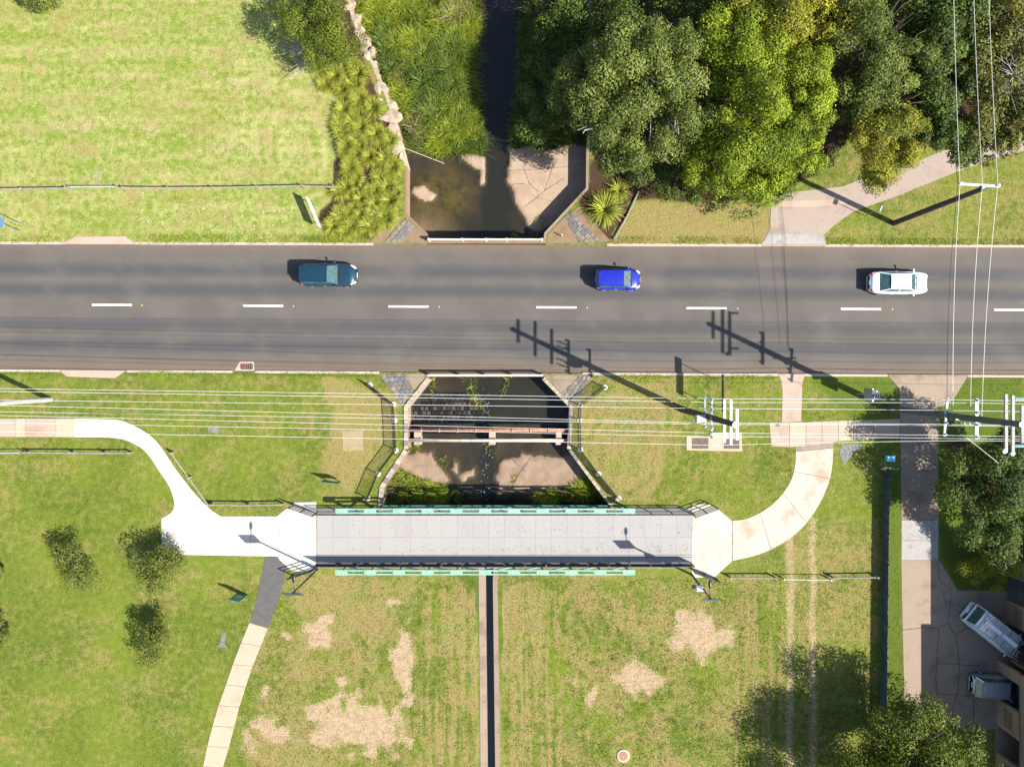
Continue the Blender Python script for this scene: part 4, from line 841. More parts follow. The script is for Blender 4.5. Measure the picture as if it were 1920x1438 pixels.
# ------------------------------------------------------------------ vehicles
def paint(name, c, rough=.22, metal=.15):
    g = NG(name, rough, .6, metal); g.b.inputs['Coat Weight'].default_value = .6; g.b.inputs['Coat Roughness'].default_value = .06
    return g.col(g.mix(g.math('MULTIPLY', g.noise(1.5, 2), .25), tuple(c)+(1,), tuple(a*.75 for a in c)+(1,)))
def interp(tab, x):
    return float(np.interp(x, [t[0] for t in tab], [t[1] for t in tab]))
def vehicle(name, label, cat, L, W, Ht, pm, center, heading, style, zg):
    c = P(*center, zg); o = thing(name, label, cat, c, None, heading); hw = W/2
    if style == 'sedan':
        top = [(0,.72),(.02,.90),(.06,.98),(.18,1.0),(.3,.97),(.68,.96),(.74,.94),(.93,.78),(.985,.66),(1,.5)]; wid = [(0,.62),(.02,.76),(.06,.88),(.14,.97),(.3,1),(.72,1),(.86,.95),(.94,.84),(.98,.70),(1,.56)]
        base = (.13, .765); roof = (.30, .62); rw = .66
    elif style == 'hatch':
        top = [(0,.70),(.015,.92),(.05,.98),(.3,.97),(.7,.95),(.75,.94),(.93,.80),(.985,.66),(1,.5)]; wid = [(0,.72),(.02,.86),(.07,.95),(.16,1),(.74,1),(.88,.94),(.95,.80),(.985,.66),(1,.52)]
        base = (.03, .78); roof = (.10, .60); rw = .70
    elif style == 'wagon':
        top = [(0,.70),(.015,.94),(.05,1.0),(.3,1.0),(.62,.98),(.68,.97),(.9,.86),(.98,.70),(1,.52)]; wid = [(0,.70),(.02,.84),(.07,.95),(.16,1),(.74,1),(.86,.95),(.94,.82),(.985,.66),(1,.52)]
        base = (.02, .685); roof = (.075, .52); rw = .70
    else:
        top = [(0,.85),(.01,1.05),(.3,1.08),(.76,1.05),(.80,1.02),(.95,.85),(1,.55)]; wid = [(0,.88),(.02,.96),(.08,1),(.8,1),(.92,.93),(.98,.8),(1,.66)]
        base = (.01, .86); roof = (.035, .70); rw = .80
    st = np.array([0,.01,.03,.06,.1,.16,.25,.35,.5,.65,.74,.8,.86,.9,.94,.97,.99,1.0]); mb = MB(); n = 14; rings = []
    for f in st:
        x = (f-.5)*L; tz = interp(top, f); wv = hw*interp(wid, f); o0 = len(mb.v)
        prof = [(.80,.20),(.95,.26),(1.0,.45),(1.0,.62),(.97,tz-.16),(.90,tz-.05),(.74,tz-.005)]
        for a, z in prof: mb.v.append(Vector((x, wv*a, z)))
        for a, z in reversed(prof): mb.v.append(Vector((x, -wv*a, z)))
        rings.append(o0)
    for r0, r1 in zip(rings[:-1], rings[1:]):
        for k in range(n): mb.f.append((r0+k, r0+(k+1) % n, r1+(k+1) % n, r1+k))
    mb.f.append(tuple(rings[0]+k for k in range(n))); mb.f.append(tuple(rings[-1]+k for k in reversed(range(n))))
    body = mb.build('body', pm, o, True, True)
    bx0, bx1 = (base[0]-.5)*L, (base[1]-.5)*L; rx0, rx1 = (roof[0]-.5)*L, (roof[1]-.5)*L
    zb0, zb1 = interp(top, base[0])-.03, interp(top, base[1])-.03; hb, hr = hw*.90, hw*rw
    B = lambda s: [Vector((bx0, s*hb*.93, zb0)), Vector((bx1, s*hb*.90, zb1))]; Rf = lambda s: [Vector((rx0, s*hr*.95, Ht-.06)), Vector((rx1, s*hr*.97, Ht-.05))]
    (rl, fl), (rr, fr) = B(1), B(-1); (trl, tfl), (trr, tfr) = Rf(1), Rf(-1)
    def pane(nm, q, m=M_GLASS):
        cen = sum(q, Vector())/4; nrm = (q[1]-q[0]).cross(q[2]-q[0]).normalized()
        if nrm.dot(cen-Vector((0,0,.7))) < 0: q = q[::-1]
        g = MB(); g.add(q, [(0,1,2,3)]); return g.build(nm, m, o, False, True)
    pane('windscreen', [fl, fr, tfr, tfl]); pane('rear_window', [rl, rr, trr, trl])
    for b0, b1, t0, t1 in ((rl, fl, trl, tfl), (rr, fr, trr, tfr)):
        cab = M_GLASS if style != 'van' else pm
        pane('side_window', [b0, b0.lerp(b1,.5), t0.lerp(t1,.5), t0], cab); pane('side_window', [b0.lerp(b1,.5), b1, t1, t0.lerp(t1,.5)], M_GLASS)
        for a, b in ((b0, t0), (b1, t1), (b0.lerp(b1,.5), t0.lerp(t1,.5))): MB().beam(a, b, .07, .06).build('pillar', pm, o, False, True)
        MB().beam(t0+Vector((0,0,.01)), t1+Vector((0,0,.01)), .08, .07).build('roof_rail', pm, o, False, True)
        MB().beam(b0, b1, .05, .05).build('window_trim', M_BLACK if style != 'sedan' else M_STEEL, o, False, True)
    gm = MB(); nx_, ny_ = 8, 6
    for i in range(nx_+1):
        for j in range(ny_+1):
            u, v = i/nx_, j/ny_*2-1; x = rx0-.03+(rx1-rx0+.06)*u
            inset = 1-.05*(abs(2*u-1)**4); gm.v.append(Vector((x, v*(hr+.015)*inset, Ht-.035+.05*(1-v*v)*(1-(2*u-1)**4*.6)-.02*(v**4))))
    for i in range(nx_):
        for j in range(ny_): a = i*(ny_+1)+j; gm.f.append((a, a+ny_+1, a+ny_+2, a+1))
    gm.build('roof', pm, o, True, True)
    MB().box(((bx1+.06), 0, zb1+.012), (.12, hb*1.55, .03)).build('wiper_cowl', M_BLACK, o, False, True)
    for s in (1, -1):
        for fx in (.19, .81):
            x = (fx-.5)*L; wob = MB().tube([(x, s*(hw-.20), .32), (x, s*(hw+.012), .32)], .32, 18).build('wheel', M_RUBBER, o, True, True)
            MB().tube([(x, s*(hw+.005), .32), (x, s*(hw+.022), .32)], .20, 12).build('rim', M_RIM, wob, False, True)
        fx = (.955-.5)*L; wv = hw*interp(wid, .955); MB().tube([((.90-.5)*L, s*hw*.84, interp(top,.90)-.07), (fx, s*wv*.86, interp(top,.955)-.08), ((.985-.5)*L, s*hw*.56, .62)], [.05,.10,.05], 8).build('headlight', M_LAMP, o, True, True)
        MB().tube([((.012-.5)*L, s*hw*.62, .80), ((.03-.5)*L, s*hw*.80, .82), ((.075-.5)*L, s*hw*.90, .84)], [.05,.08,.04], 8).build('taillight', M_TAIL, o, True, True)
        mx = bx1-.22; MB().tube([(mx, s*(hw*.88), .98), (mx-.03, s*(hw+.04), 1.0), (mx-.05, s*(hw+.17), 1.01)], [.03,.07,.06], 8).build('mirror', pm, o, True, True)
        if style != 'van': MB().box((-.05*L, s*(hw*.995), .78), (.22,.03,.03)).build('door_handle', M_STEEL, o, False, True)
    MB().box(((.997-.5)*L, 0, .48), (.04, .40, .11)).build('number_plate', M_SIGNW, o, False, True); MB().box(((.003-.5)*L, 0, .62), (.04, .40, .11)).build('number_plate', M_SIGNW, o, False, True)
    MB().box(((.985-.5)*L, 0, .60), (.06, hw*.9, .12)).build('grille', M_BLACK, o, False, True)
    for s in (1, -1):
        sm = MB(); fa, fb_ = min(.97, base[1]+.02), .95
        sm.tube([((f-.5)*L, s*hw*interp(wid, f)*.74, interp(top, f)+.001) for f in np.linspace(fa, fb_, 6)], .010, 4)
        for f in (base[0]+.28*(base[1]-base[0])+.0, (base[0]+base[1])/2+.02, base[1]-.03): sm.tube([((f-.5)*L, s*hw*interp(wid, f)*1.003, .35), ((f-.5)*L, s*hw*interp(wid, f)*1.003, .62), ((f-.5)*L, s*hw*interp(wid, f)*.975, interp(top, f)-.15)], .008, 4)
        sm.build('panel_gap', M_BLACK, o, False, True)
    MB().box(((.955-.5)*L, 0, interp(top,.955)+.002), (.015, hw*1.15, .012)).build('bonnet_gap', M_BLACK, o, False, True)
    for wy in (.32, -.18): MB().beam((bx1-.02, wy, zb1+.05), (bx1-.34, wy+.34, zb1+.05+.34*(Ht-.05-zb1)/max(.2, bx1-rx1)), .022, .02).build('wiper', M_BLACK, o, False, True)
    if style in ('hatch', 'wagon'): MB().tube([(rx0+.25, 0, Ht), (rx0+.1, 0, Ht+.12)], .012, 6).build('antenna', M_BLACK, o, False, True); MB().box((rx0-.05, 0, Ht-.03), (.2, hr*1.7, .03)).build('spoiler', pm, o, False, True)
    return o, rx0, rx1, hr
P_TEAL = paint('dark_teal_paint', (.012,.048,.075), .22, .5); P_BLUE = paint('bright_blue_paint', (.012,.020,.33), .25, .3); P_WHITE = paint('white_car_paint', (.74,.75,.76), .3, 0); P_SILV = paint('silver_paint', (.34,.36,.39), .25, .6); P_VAN = paint('white_van_paint', (.52,.57,.60), .3, 0)
vehicle('car', 'dark teal hatchback driving on the road', 'car', 4.50, 1.82, 1.52, P_TEAL, (620,517.5), R(-.4), 'wagon', ROADZ)
vehicle('car', 'small bright blue hatchback driving on the road', 'car', 3.55, 1.66, 1.48, P_BLUE, (1156.5,526), R(-.4), 'hatch', ROADZ)
vehicle('car', 'white sedan driving on the road near the overhead wires', 'car', 4.65, 1.80, 1.45, P_WHITE, (1677,532), R(-.6), 'sedan', ROADZ)
vehicle('car', 'silver hatchback parked nose-in at the brick garages', 'car', 4.1, 1.74, 1.50, P_SILV, (1861,1280), R(-4), 'hatch', .02)
van, rx0, rx1, hr = vehicle('work_van', 'white work van carrying ladders and roof racks, backed out of a garage', 'van', 5.1, 1.86, 2.0, P_VAN, (1853,1177), R(-38.5), 'van', .02)
for x in np.linspace(rx0+.25, rx1-.2, 5): MB().box((x, 0, 2.10), (.05, 1.6, .05)).build('rack_bar', M_STEEL, van, False, True)
for yy, x0_, x1_ in ((.42, rx0+.1, rx1-.1), (-.42, rx0+.2, rx1+.5)):
    lad = MB()
    for s in (-.2, .2): lad.beam((x0_, yy+s, 2.17), (x1_, yy+s, 2.17), .04, .07)
    for x in np.arange(x0_+.15, x1_, .28): lad.beam((x, yy-.2, 2.17), (x, yy+.2, 2.17), .04, .04)
    lad.build('ladder', M_RIM, van, False, True)
MB().box(((rx0+rx1)/2-.6, 0, 2.16), (1.5, .3, .06)).build('plank', M_SIGNW, van, False, True); MB().box(((rx0+rx1)/2+.95, 0, 2.16), (1.4, .3, .06)).build('plank', M_SIGNW, van, False, True)
MB().tube([(rx0+.1, -.84, 2.16), (rx1+.75, -.84, 2.16)], .07, 10).build('conduit_tube', M_RIM, van, True, True)

# ------------------------------------------------------------------ apartment building with garages
bl = thing('apartment_building', 'buff brick apartment block with open garages and pierced brick piers', 'building', P(1886,1062)); HB = 6.2
def bbox(nm, x0, x1, y0, y1, z0, z1, m, par=None): 
    a, b = P(x0, y1), P(x1, y0); return MB().box(((a.x+b.x)/2, (a.y+b.y)/2, (z0+z1)/2), (b.x-a.x, b.y-a.y, z1-z0)).build(nm, m, par or bl)
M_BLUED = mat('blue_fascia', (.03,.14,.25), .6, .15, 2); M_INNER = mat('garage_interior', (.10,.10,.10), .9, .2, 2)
def pier(x, y0, y1, holes, dx=6):
    w_ = bbox('brick_pier', x, x+dx, y0, y1, 0, 2.6, M_BRICK)
    if holes:
        ym = (y0+y1)/2; hm = MB(); a = P(x, ym)
        for i in range(9):
            for j in range(5): hm.box((a.x-.002, a.y+(i-4)*.155, 1.0+j*.2), (.03, .075, .10))
        hm.build('vent_holes', M_BLACK, w_)
for x, y0, y1, h in ((1886,1062,1076,0),(1886,1123,1166,1),(1870,1237,1258,0),(1868,1307,1357,1),(1868,1409,1452,1),(1868,1503,1560,0)): pier(x, y0, y1, h)
for x, y0, y1 in ((1886,1062,1236.5),(1868,1236.5,1560)):
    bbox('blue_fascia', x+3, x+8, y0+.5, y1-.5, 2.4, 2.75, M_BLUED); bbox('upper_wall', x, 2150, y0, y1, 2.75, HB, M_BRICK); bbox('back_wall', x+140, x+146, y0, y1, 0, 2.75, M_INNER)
    bbox('roof_slab', x-1, 2156, y0-1, y1+.5, HB, HB+.15, M_DRIVEP)
for y in (1064, 1145, 1237, 1332, 1430): bbox('party_wall', 1893, 2015, y-2, y+2, 0, 2.7, M_BRICK)
gr = MB()
for k in range(13): a = P(1888, 1077+k*3.6); gr.box((a.x, a.y, 1.2), (.03, .03, 2.3))
for k in range(8): a, b = P(1888,1077), P(1888,1122); gr.beam((a.x, a.y, .1+k*.31), (b.x, b.y, .1+k*.31), .025, .025)
gr.build('security_grille', M_STEEL, bl)
for xw in range(3):
    y = 1085+xw*55; f = bbox('window', 1884.8 if y < 1200 else 1866.8, 1887, y, y+24, 4.0, 5.2, M_SIGNW); bbox('pane', 1884.2, 1885.5, y+1.5, y+22.5, 4.07, 5.13, M_GLASS, f)

# ------------------------------------------------------------------ vegetation
def leaf_cloud(lobes, nleaf, size, sub=.34, flat=.85, seed=0, down=-.3, aspect=1.9, fill=.2, nsub=16):
    """lobes (x,y,z,rx,ry,rz) carry smaller leaf clumps on their shells; the leaves lie on the clumps."""
    r = np.random.default_rng(seed); C = []; Rd = []; T = []
    for l in lobes:
        d = r.normal(size=(nsub*3, 3)); d /= np.linalg.norm(d, axis=1)[:, None]; d = d[d[:, 2] > down][:nsub]
        rad = np.where(r.random(len(d)) < fill, r.uniform(.2, .6, len(d)), r.uniform(.62, 1.0, len(d)))
        C.append(np.array(l[:3])+d*np.array(l[3:])*rad[:, None]); Rd.append(np.mean(l[3:5])*sub*r.uniform(.55, 1.25, len(d))); T.append(np.clip(r.normal(.48, .17, len(d)), 0, 1))
    C = np.concatenate(C); Rd = np.concatenate(Rd); T = np.concatenate(T)
    k = np.maximum(4, (nleaf*Rd**2/np.sum(Rd**2)).astype(int)); ix = np.repeat(np.arange(len(C)), k); n = len(ix)
    d = r.normal(size=(n, 3)); d[:, 2] += .35; d /= np.linalg.norm(d, axis=1)[:, None]
    rr = Rd[ix]*np.clip(r.normal(.9, .15, n), .15, 1.3); P0 = C[ix]+d*rr[:, None]*np.array([1, 1, flat])
    N0 = d*1.1+r.normal(size=(n, 3))*.42+np.array([0, 0, .25]); N0 /= np.linalg.norm(N0, axis=1)[:, None]
    A = np.cross(N0, r.normal(size=N0.shape)); A /= np.linalg.norm(A, axis=1)[:, None]+1e-9; B = np.cross(N0, A)
    s = size*r.uniform(.55, 1.35, n)[:, None]; V = np.stack([P0-A*s*aspect/2, P0+B*s*.5, P0+A*s*aspect/2, P0-B*s*.5], 1).reshape(-1, 3)
    F = np.arange(len(V)).reshape(-1, 4); t = np.clip(T[ix]+r.normal(size=n)*.2, 0, 1); t4 = np.repeat(t, 4)
    return V, F, np.stack([t4, t4, t4, np.ones_like(t4)], 1)
def limbs(base, lobes, r0, m, o, seed=0):
    r = random.Random(seed); mb = MB(); b = Vector(base); top = Vector(lobes[0][:3])
    cz = min(l[2] for l in lobes); fork = Vector((b.x*.6+top.x*.4, b.y*.6+top.y*.4, max(.4, cz*.45)))
    mb.tube([b-Vector((0,0,.1)), b.lerp(fork,.5)+Vector((r.uniform(-.1,.1), r.uniform(-.1,.1), 0)), fork], [r0*1.2, r0, r0*.8], 9)
    for l in lobes:
        e = Vector(l[:3])+Vector((0,0,l[5]*.2)); mid = fork.lerp(e,.5)+Vector((r.uniform(-.3,.3), r.uniform(-.3,.3), .2)); mb.tube([fork, mid, e], [r0*.6, r0*.4, r0*.15], 7)
        for k in range(5):
            a = r.random()*6.28; t = e+Vector((l[3]*.75*math.cos(a), l[4]*.75*math.sin(a), l[5]*r.uniform(-.1,.5))); mb.tube([mid.lerp(e,.6), mid.lerp(t,.65)+Vector((0,0,.1)), t], [r0*.22, r0*.13, r0*.04], 5)
    tr = mb.build('trunk', m, o, True)
    if seed in (2, 7, 9, 13):
        for k in range(26):
            l = r.choice(lobes); a = r.random()*6.28; ph = r.uniform(.5, 1.3); e = Vector((l[0]+l[3]*1.05*math.cos(a)*math.cos(ph), l[1]+l[4]*1.05*math.sin(a)*math.cos(ph), l[2]+l[5]*1.08*math.sin(ph)))
            s0 = Vector(l[:3]).lerp(e, .35); md = s0.lerp(e, .55)+Vector((r.uniform(-.3,.3), r.uniform(-.3,.3), .1)); MB().tube([s0, md, e], [.075, .05, .016], 6).build('branch', m, tr, True)
    return tr
NL = 3.0
def tree(name, label, base, lobes_px, m, bark, nleaf, size, spread, r0=.2, group=None, cat='tree', seed=1, clump=None, **k):
    """lobes_px: (px,py,z,r_px,rz): apparent centre in the photo at height z"""
    L = []
    for x, y, z, rp, rz in lobes_px:
        c = P(x, y, z); rr = rp/S*(H-z)/H; L.append((c.x, c.y, z, rr*(rng.uniform(.95,1.08)), rr*(rng.uniform(.95,1.08)), rz))
    b = P(*base); o = thing(name, label, cat, b, group); limbs(b, L, r0, bark, o, seed)
    V, F, T = leaf_cloud(L, int(nleaf*NL), size*.56, seed=seed, **k); np_mesh('crown', V-np.array(b), F, m, o, {'tone': T}); return o
tree('gum_tree', 'large grey-green gum tree overhanging the creek pool', (1165,248), [(1190,160,7.5,92,2.6),(1120,150,6.5,75,2.2),(1250,110,7.5,72,2.4),(1262,205,7.2,70,2.3),(1130,235,6,70,2),(1215,285,6,62,1.8),(1170,300,5,42,1.4),(1080,170,5.5,48,1.6),(1215,85,8,58,2)], M_GUM, M_BARK, 24000, .17, .36, .3, 'trees beside the creek', seed=2)
tree('leafy_tree', 'bright lime-green tree next to the gum tree', (1375,225), [(1400,110,8,80,3),(1408,195,8,78,3),(1385,285,6.5,85,2.6),(1330,335,5,58,2),(1430,330,5,55,2),(1365,80,7.5,55,2.4)], M_LIME, M_BARKD, 20000, .16, .38, .28, 'trees beside the creek', seed=3)
tree('leafy_tree', 'lime-green tree between the brightest tree and the leaf-litter track', (1470,250), [(1495,150,7.5,58,2.6),(1508,215,7,52,2.4),(1490,295,5,55,2.2),(1440,350,4,48,1.7),(1515,250,5.5,36,1.8)], M_LIME, M_BARKD, 12000, .15, .34, .22, 'trees beside the creek', seed=4)
tree('leafy_tree', 'yellow-green tree at the top edge beside the leaf-litter track', (1450,70), [(1480,30,8,85,3),(1530,50,7,58,2.4),(1420,0,8,80,3),(1550,0,7,50,2.4),(1480,-60,8,90,3)], M_OLIVE, M_BARKD, 13000, .17, .38, .26, seed=5)
tree('shade_tree', 'dark tree in the shade behind the gum tree', (1230,40), [(1300,20,5,80,2.4),(1180,10,4,70,2),(1100,40,3,62,1.6),(1040,180,2.2,55,1.4),(1050,90,2.4,60,1.5),(1010,240,1.2,42,1.0),(1340,-50,6,90,2.6),(1180,-70,5,95,2.4),(1050,-60,4,80,2)], M_DARKL, M_BARKD, 15000, .18, .42, .24, seed=6)
tree('shade_tree', 'low dark tree filling the gap beside the leaf-litter track', (1395,60), [(1350,150,4,70,1.8),(1450,120,4.5,80,2),(1340,260,3,60,1.5),(1300,320,2.2,55,1.2),(1250,330,2,45,1.1),(1470,250,3.5,60,1.6),(1400,360,2,50,1.2)], M_DARKL, M_BARKD, 8000, .17, .4, .2, seed=26)
tree('dark_tree', 'dark tree in the shade between the feathery tree and the wires', (1690,60), [(1710,40,4,70,1.8),(1700,150,3.5,60,1.6),(1720,-40,4,90,2),(1790,60,4,70,1.8),(1800,170,3.2,60,1.5)], M_DARKL, M_BARKD, 7000, .18, .4, .2, seed=27)
tree('olive_tree', 'feathery olive-green tree overhanging the leaf-litter track', (1610,150), [(1640,60,7.5,80,2.6),(1620,120,7,70,2.4),(1680,110,7,60,2.2),(1660,190,6.5,62,2.2),(1610,190,5.5,48,1.8),(1600,40,7,52,2)], M_GUM, M_BARKD, 14000, .15, .36, .24, 'trees along the worn path', seed=7)
tree('olive_tree', 'yellow-olive tree hanging over the worn concrete path', (1622,270), [(1650,225,6,55,2),(1660,270,5,58,2),(1640,310,4,48,1.6),(1690,240,5,42,1.8)], M_OLIVE, M_BARKD, 10000, .14, .3, .2, 'trees along the worn path', seed=8)
tree('dark_tree', 'dense dark green tree behind the overhead wires at the path bend', (1720,220), [(1755,90,6,72,2.4),(1765,180,5.5,62,2.2),(1745,250,4.5,56,1.9),(1790,270,4,46,1.6),(1770,10,6.5,80,2.6)], M_DARKL, M_BARKD, 13000, .20, .38, .24, 'trees along the worn path', seed=9)
tree('dark_tree', 'dark tree with reddish tips under the three conductors', (1800,150), [(1850,100,6,72,2.4),(1845,190,5.5,66,2.2),(1900,240,5,60,2),(1850,260,4.5,50,1.8),(1905,150,5,60,2),(1880,20,6.5,85,2.6),(1960,200,5,70,2.2)], M_DARK2, M_BARKD, 15000, .20, .38, .24, 'trees along the worn path', seed=10)
o = thing('bare_tree', 'leafless grey twiggy tree poking out of the dark foliage', 'tree', P(1830,165)); tw = MB(); rr_ = random.Random(4); b = P(1830,165)
tw.tube([b, P(1880,150,5), P(1905,140,7)], [.16,.11,.06], 8)
for k in range(70):
    s = P(1905,140,7).lerp(P(1880,150,5), rr_.random()); a = rr_.uniform(0,6.28); l = rr_.uniform(.8,2.6); e = s+Vector((l*math.cos(a), l*1.3*math.sin(a), rr_.uniform(.4,1.5))); mid = s.lerp(e,.5)+Vector((rr_.uniform(-.2,.2), rr_.uniform(-.2,.2), .15)); tw.tube([s, mid, e], [.035,.022,.010], 5)
    for q in range(3): e2 = mid.lerp(e, rr_.random())+Vector((rr_.uniform(-.6,.6), rr_.uniform(-.6,.6), rr_.uniform(0,.4))); tw.tube([mid, e2], [.014,.006], 4)
tw.build('branches', M_TWIG, o)
tree('dark_tree', 'dark leafy tree standing beneath the tallest pole beside the driveway', (1815,900), [(1845,900,4.5,72,2),(1900,880,4.5,70,2),(1830,960,3.8,58,1.8),(1890,970,4,62,1.8),(1850,1010,3,48,1.4),(1870,835,4.5,46,1.6),(1950,930,4,70,2)], M_DARKL, M_BARKD, 15000, .18, .34, .22, seed=11)
tree('garden_shrub', 'round olive shrub at the corner of the apartment block', (1835,1052), [(1852,1062,1.6,44,1.2),(1880,1050,1.5,35,1.0)], M_OLIVE, M_BARKD, 6000, .10, .2, .1, None, 'shrub', 12)
tree('leafy_tree', 'lime-tipped tree at the foot of the driveway, casting a broad shadow', (1655,1385), [(1700,1405,4.4,84,2.2),(1640,1432,4,78,2),(1770,1415,3.8,66,1.9),(1745,1352,3.6,46,1.5),(1720,1490,5,105,2.4),(1820,1455,3.6,58,1.7),(1600,1490,4.6,90,2.2),(1690,1355,3.6,42,1.5),(1660,1400,3,70,1.6),(1640,1480,3,90,2)], M_MIDG, M_BARKD, 19000, .17, .38, .28, seed=13)
tree('leafy_tree', 'green tree with bare twigs at the head of the strap-leaf bed', (628,75), [(605,45,3.6,62,1.7),(630,85,3,50,1.4),(590,90,3,42,1.3),(560,20,3.5,46,1.5),(620,-20,4,66,1.8)], M_MIDG, M_TWIG, 11000, .13, .28, .14, seed=14)
for lb, base, lob in (('lone sparse shrub on the lawn, greyish on one side', (150,1040), [(140,1040,1.2,36,.9),(152,1075,1.2,34,.9),(112,1032,.9,22,.6)]), ('bushy shrub against the corner of the white paving', (300,1045), [(295,1060,1.7,42,1.2),(312,1045,1.5,34,1),(290,1092,1.2,28,.9),(330,1040,1.2,22,.8)]),
                   ('shrub standing alone on the lawn below the white paving', (290,1182), [(282,1195,1.6,36,1.1),(295,1180,1.5,30,1.1),(276,1228,1.2,24,.8)]), ('shrub cut by the picture edge beside the lower lawn', (10,1170), [(-12,1180,1.4,28,1),(-6,1200,1.2,20,.8)]), ('small shrub on the far west lawn edge', (2,1075), [(-6,1072,.8,14,.5)]),
                   ('shrub at the top of the park lawn', (85,-4), [(80,-10,1.6,38,1.1),(55,-8,1.2,24,.8)])):
    tree('lawn_shrub', lb, base, [(a, b, c, d*.86, e) for a, b, c, d, e in lob], M_SHRUB, M_TWIG, 1500 if 'lone' in lb else 2500, .14, .17, .06, None, 'shrub', seed=len(lb), fill=.5, sub=.5)

# strap-leaf clumps
def strap_mesh(rad, nb, seed, bank=False):
    r = np.random.default_rng(seed); V = []; F = []; T = []
    for i in range(nb):
        a = r.uniform(0, 6.283); L = rad*r.uniform(.7, 1.15); el = r.uniform(.15, 1.45); d = np.array([math.cos(a), math.sin(a)]); pr = np.array([-d[1], d[0]]); w_ = r.uniform(.016, .031)*rad/.9; o0 = len(V); tv = np.clip(r.normal(.42, .32), 0, 1)
        b0 = d*r.uniform(0, .12)
        for k in range(4):
            t = k/3; h = L*(math.sin(el)*t*1.1-.75*t*t*math.cos(el*.6)*.8)+.08; q = b0+d*L*t*math.cos(el*.75); ww = w_*(1-t*.85)*(1+.3*(k == 1))
            for s in (-1, 1): V.append((q[0]+pr[0]*ww*s, q[1]+pr[1]*ww*s, max(.02, h))); T.append(min(1, tv*.8+t*.3))
        F += [(o0+2*k, o0+2*k+1, o0+2*k+3, o0+2*k+2) for k in range(3)]
    T = np.array(T); return np.array(V), np.array(F), np.stack([T,T,T,np.ones_like(T)], 1)
CL = [(600,440),(640,510),(720,480),(730,420),(560,470),(650,620),(740,570),(800,600),(640,760),(740,720),(830,760),(885,770),(660,830),(740,820),(680,920),(790,880),(880,900),(925,950),(720,1000),(830,990),(900,1060),(660,1060),(790,1070),(630,1180),(700,1170),(915,1130),(880,1200),(640,1250),(720,1240),(780,1270),(850,1220),(690,1290),(560,400),(500,380),(600,370),(690,690),(620,690),(740,1120),(820,1150),(590,1270)]
CL += [(x+random.uniform(-45,45), y+random.uniform(-40,40)) for x, y in CL[4:32:2]]+[(x+random.uniform(-40,40), y+random.uniform(-40,40)) for x, y in CL[:32]]
for i, (x, y) in enumerate(CL):
    px, py = 430+x*.3338, y*.3338; V, F, T = strap_mesh(random.uniform(.65, 1.1), 300, 100+i); o = thing('strap_leaf_plant', 'spiky strap-leaf clump in the bed along the rock wall', 'plant', P(px, py), 'strap-leaf plants in the bed along the rock wall')
    np_mesh('leaves', V, F, M_STRAP, o, {'tone': T})
V, F, T = strap_mesh(1.75, 330, 77); o = thing('strap_leaf_plant', 'big round strap-leaf clump by itself beside the log edging', 'plant', P(1133,394)); np_mesh('leaves', V, F, M_STRAP, o, {'tone': T})
V, F, T = strap_mesh(1.1, 170, 78); o = thing('strap_leaf_plant', 'strap-leaf clump half under the gum tree', 'plant', P(1160,358)); np_mesh('leaves', V, F, M_STRAP, o, {'tone': T})
o = thing('dead_branch', 'grey leafless branch sprawling from the strap-leaf bed onto the lawn', 'branch', P(628,100)); tw = MB(); rq = random.Random(9)
for k in range(16):
    s0 = P(628,100,.9).lerp(P(585,112,.8), rq.random()); a = math.pi+rq.uniform(-.75,.75); l = rq.uniform(1.2,4.2); e = s0+Vector((l*math.cos(a), l*.8*math.sin(a), rq.uniform(-.4,.5))); md = s0.lerp(e,.5)+Vector((rq.uniform(-.2,.2), rq.uniform(-.25,.25), .2)); tw.tube([s0, md, e], [.045,.03,.012], 5)
    for q in range(4): e2 = md.lerp(e, rq.random())+Vector((rq.uniform(-.9,.2), rq.uniform(-.6,.6), rq.uniform(-.1,.3))); tw.tube([md.lerp(e,.3*q/4), e2], [.018,.008], 4)
tw.tube([P(628,100), P(628,100,.9), P(585,112,.8)], [.09,.08,.05], 7); tw.build('twigs', M_TWIG, o)
# rock wall
o = thing('rock_wall', 'row of pale boulders lining the creek bank below the strap-leaf bed', 'rock wall', P(665,40,-.4))
for i, (x, y, s) in enumerate(((655,14,20),(664,40,24),(672,62,22),(683,84,28),(690,106,22),(700,128,26),(706,150,20),(713,168,22),(716,190,17),(727,205,30),(733,224,34),(738,246,24),(741,264,17),(748,281,22),(753,297,16),(722,172,14),(700,100,16))):
    bmr = bmesh.new(); rr_ = random.Random(i+3)
    for k in range(22):
        v = Vector((rr_.uniform(-1,1), rr_.uniform(-1,1), rr_.uniform(-1,1))); v /= max(abs(v.x), abs(v.y), abs(v.z))**.8; bmr.verts.new(v*rr_.uniform(.85,1.05))
    bmesh.ops.convex_hull(bmr, input=bmr.verts); bmesh.ops.delete(bmr, geom=[v for v in bmr.verts if not v.link_faces], context='VERTS')
    me = bpy.data.meshes.new('rock'); bmr.to_mesh(me); bmr.free(); q = link('rock', me, M_ROCK, o)
    q.scale = (s/S*.44, s/S*.66, .5); q.rotation_euler = (rr_.uniform(-.2,.2), rr_.uniform(-.2,.2), R(62)+rr_.uniform(-.35,.35)-R(90)); q.location = P(x,y,-.35)-parent_loc(o)+Vector((0,0,rr_.uniform(-.15,.1)))
o = MB().tube([P(938-180,278,-1.0), P(833,307,-1.35)], .035, 6).build('bamboo_pole', M_SLAB); tag(o, 'thin pale pole lying across the edge of the pool', 'pole')
b = P(1053,443); o = MB().tube([b, b+Vector((0,0,.7))], .05, 8).build('marker_post', M_TIMBW); tag(o, 'short marker post standing on the brown concrete wedge', 'post')

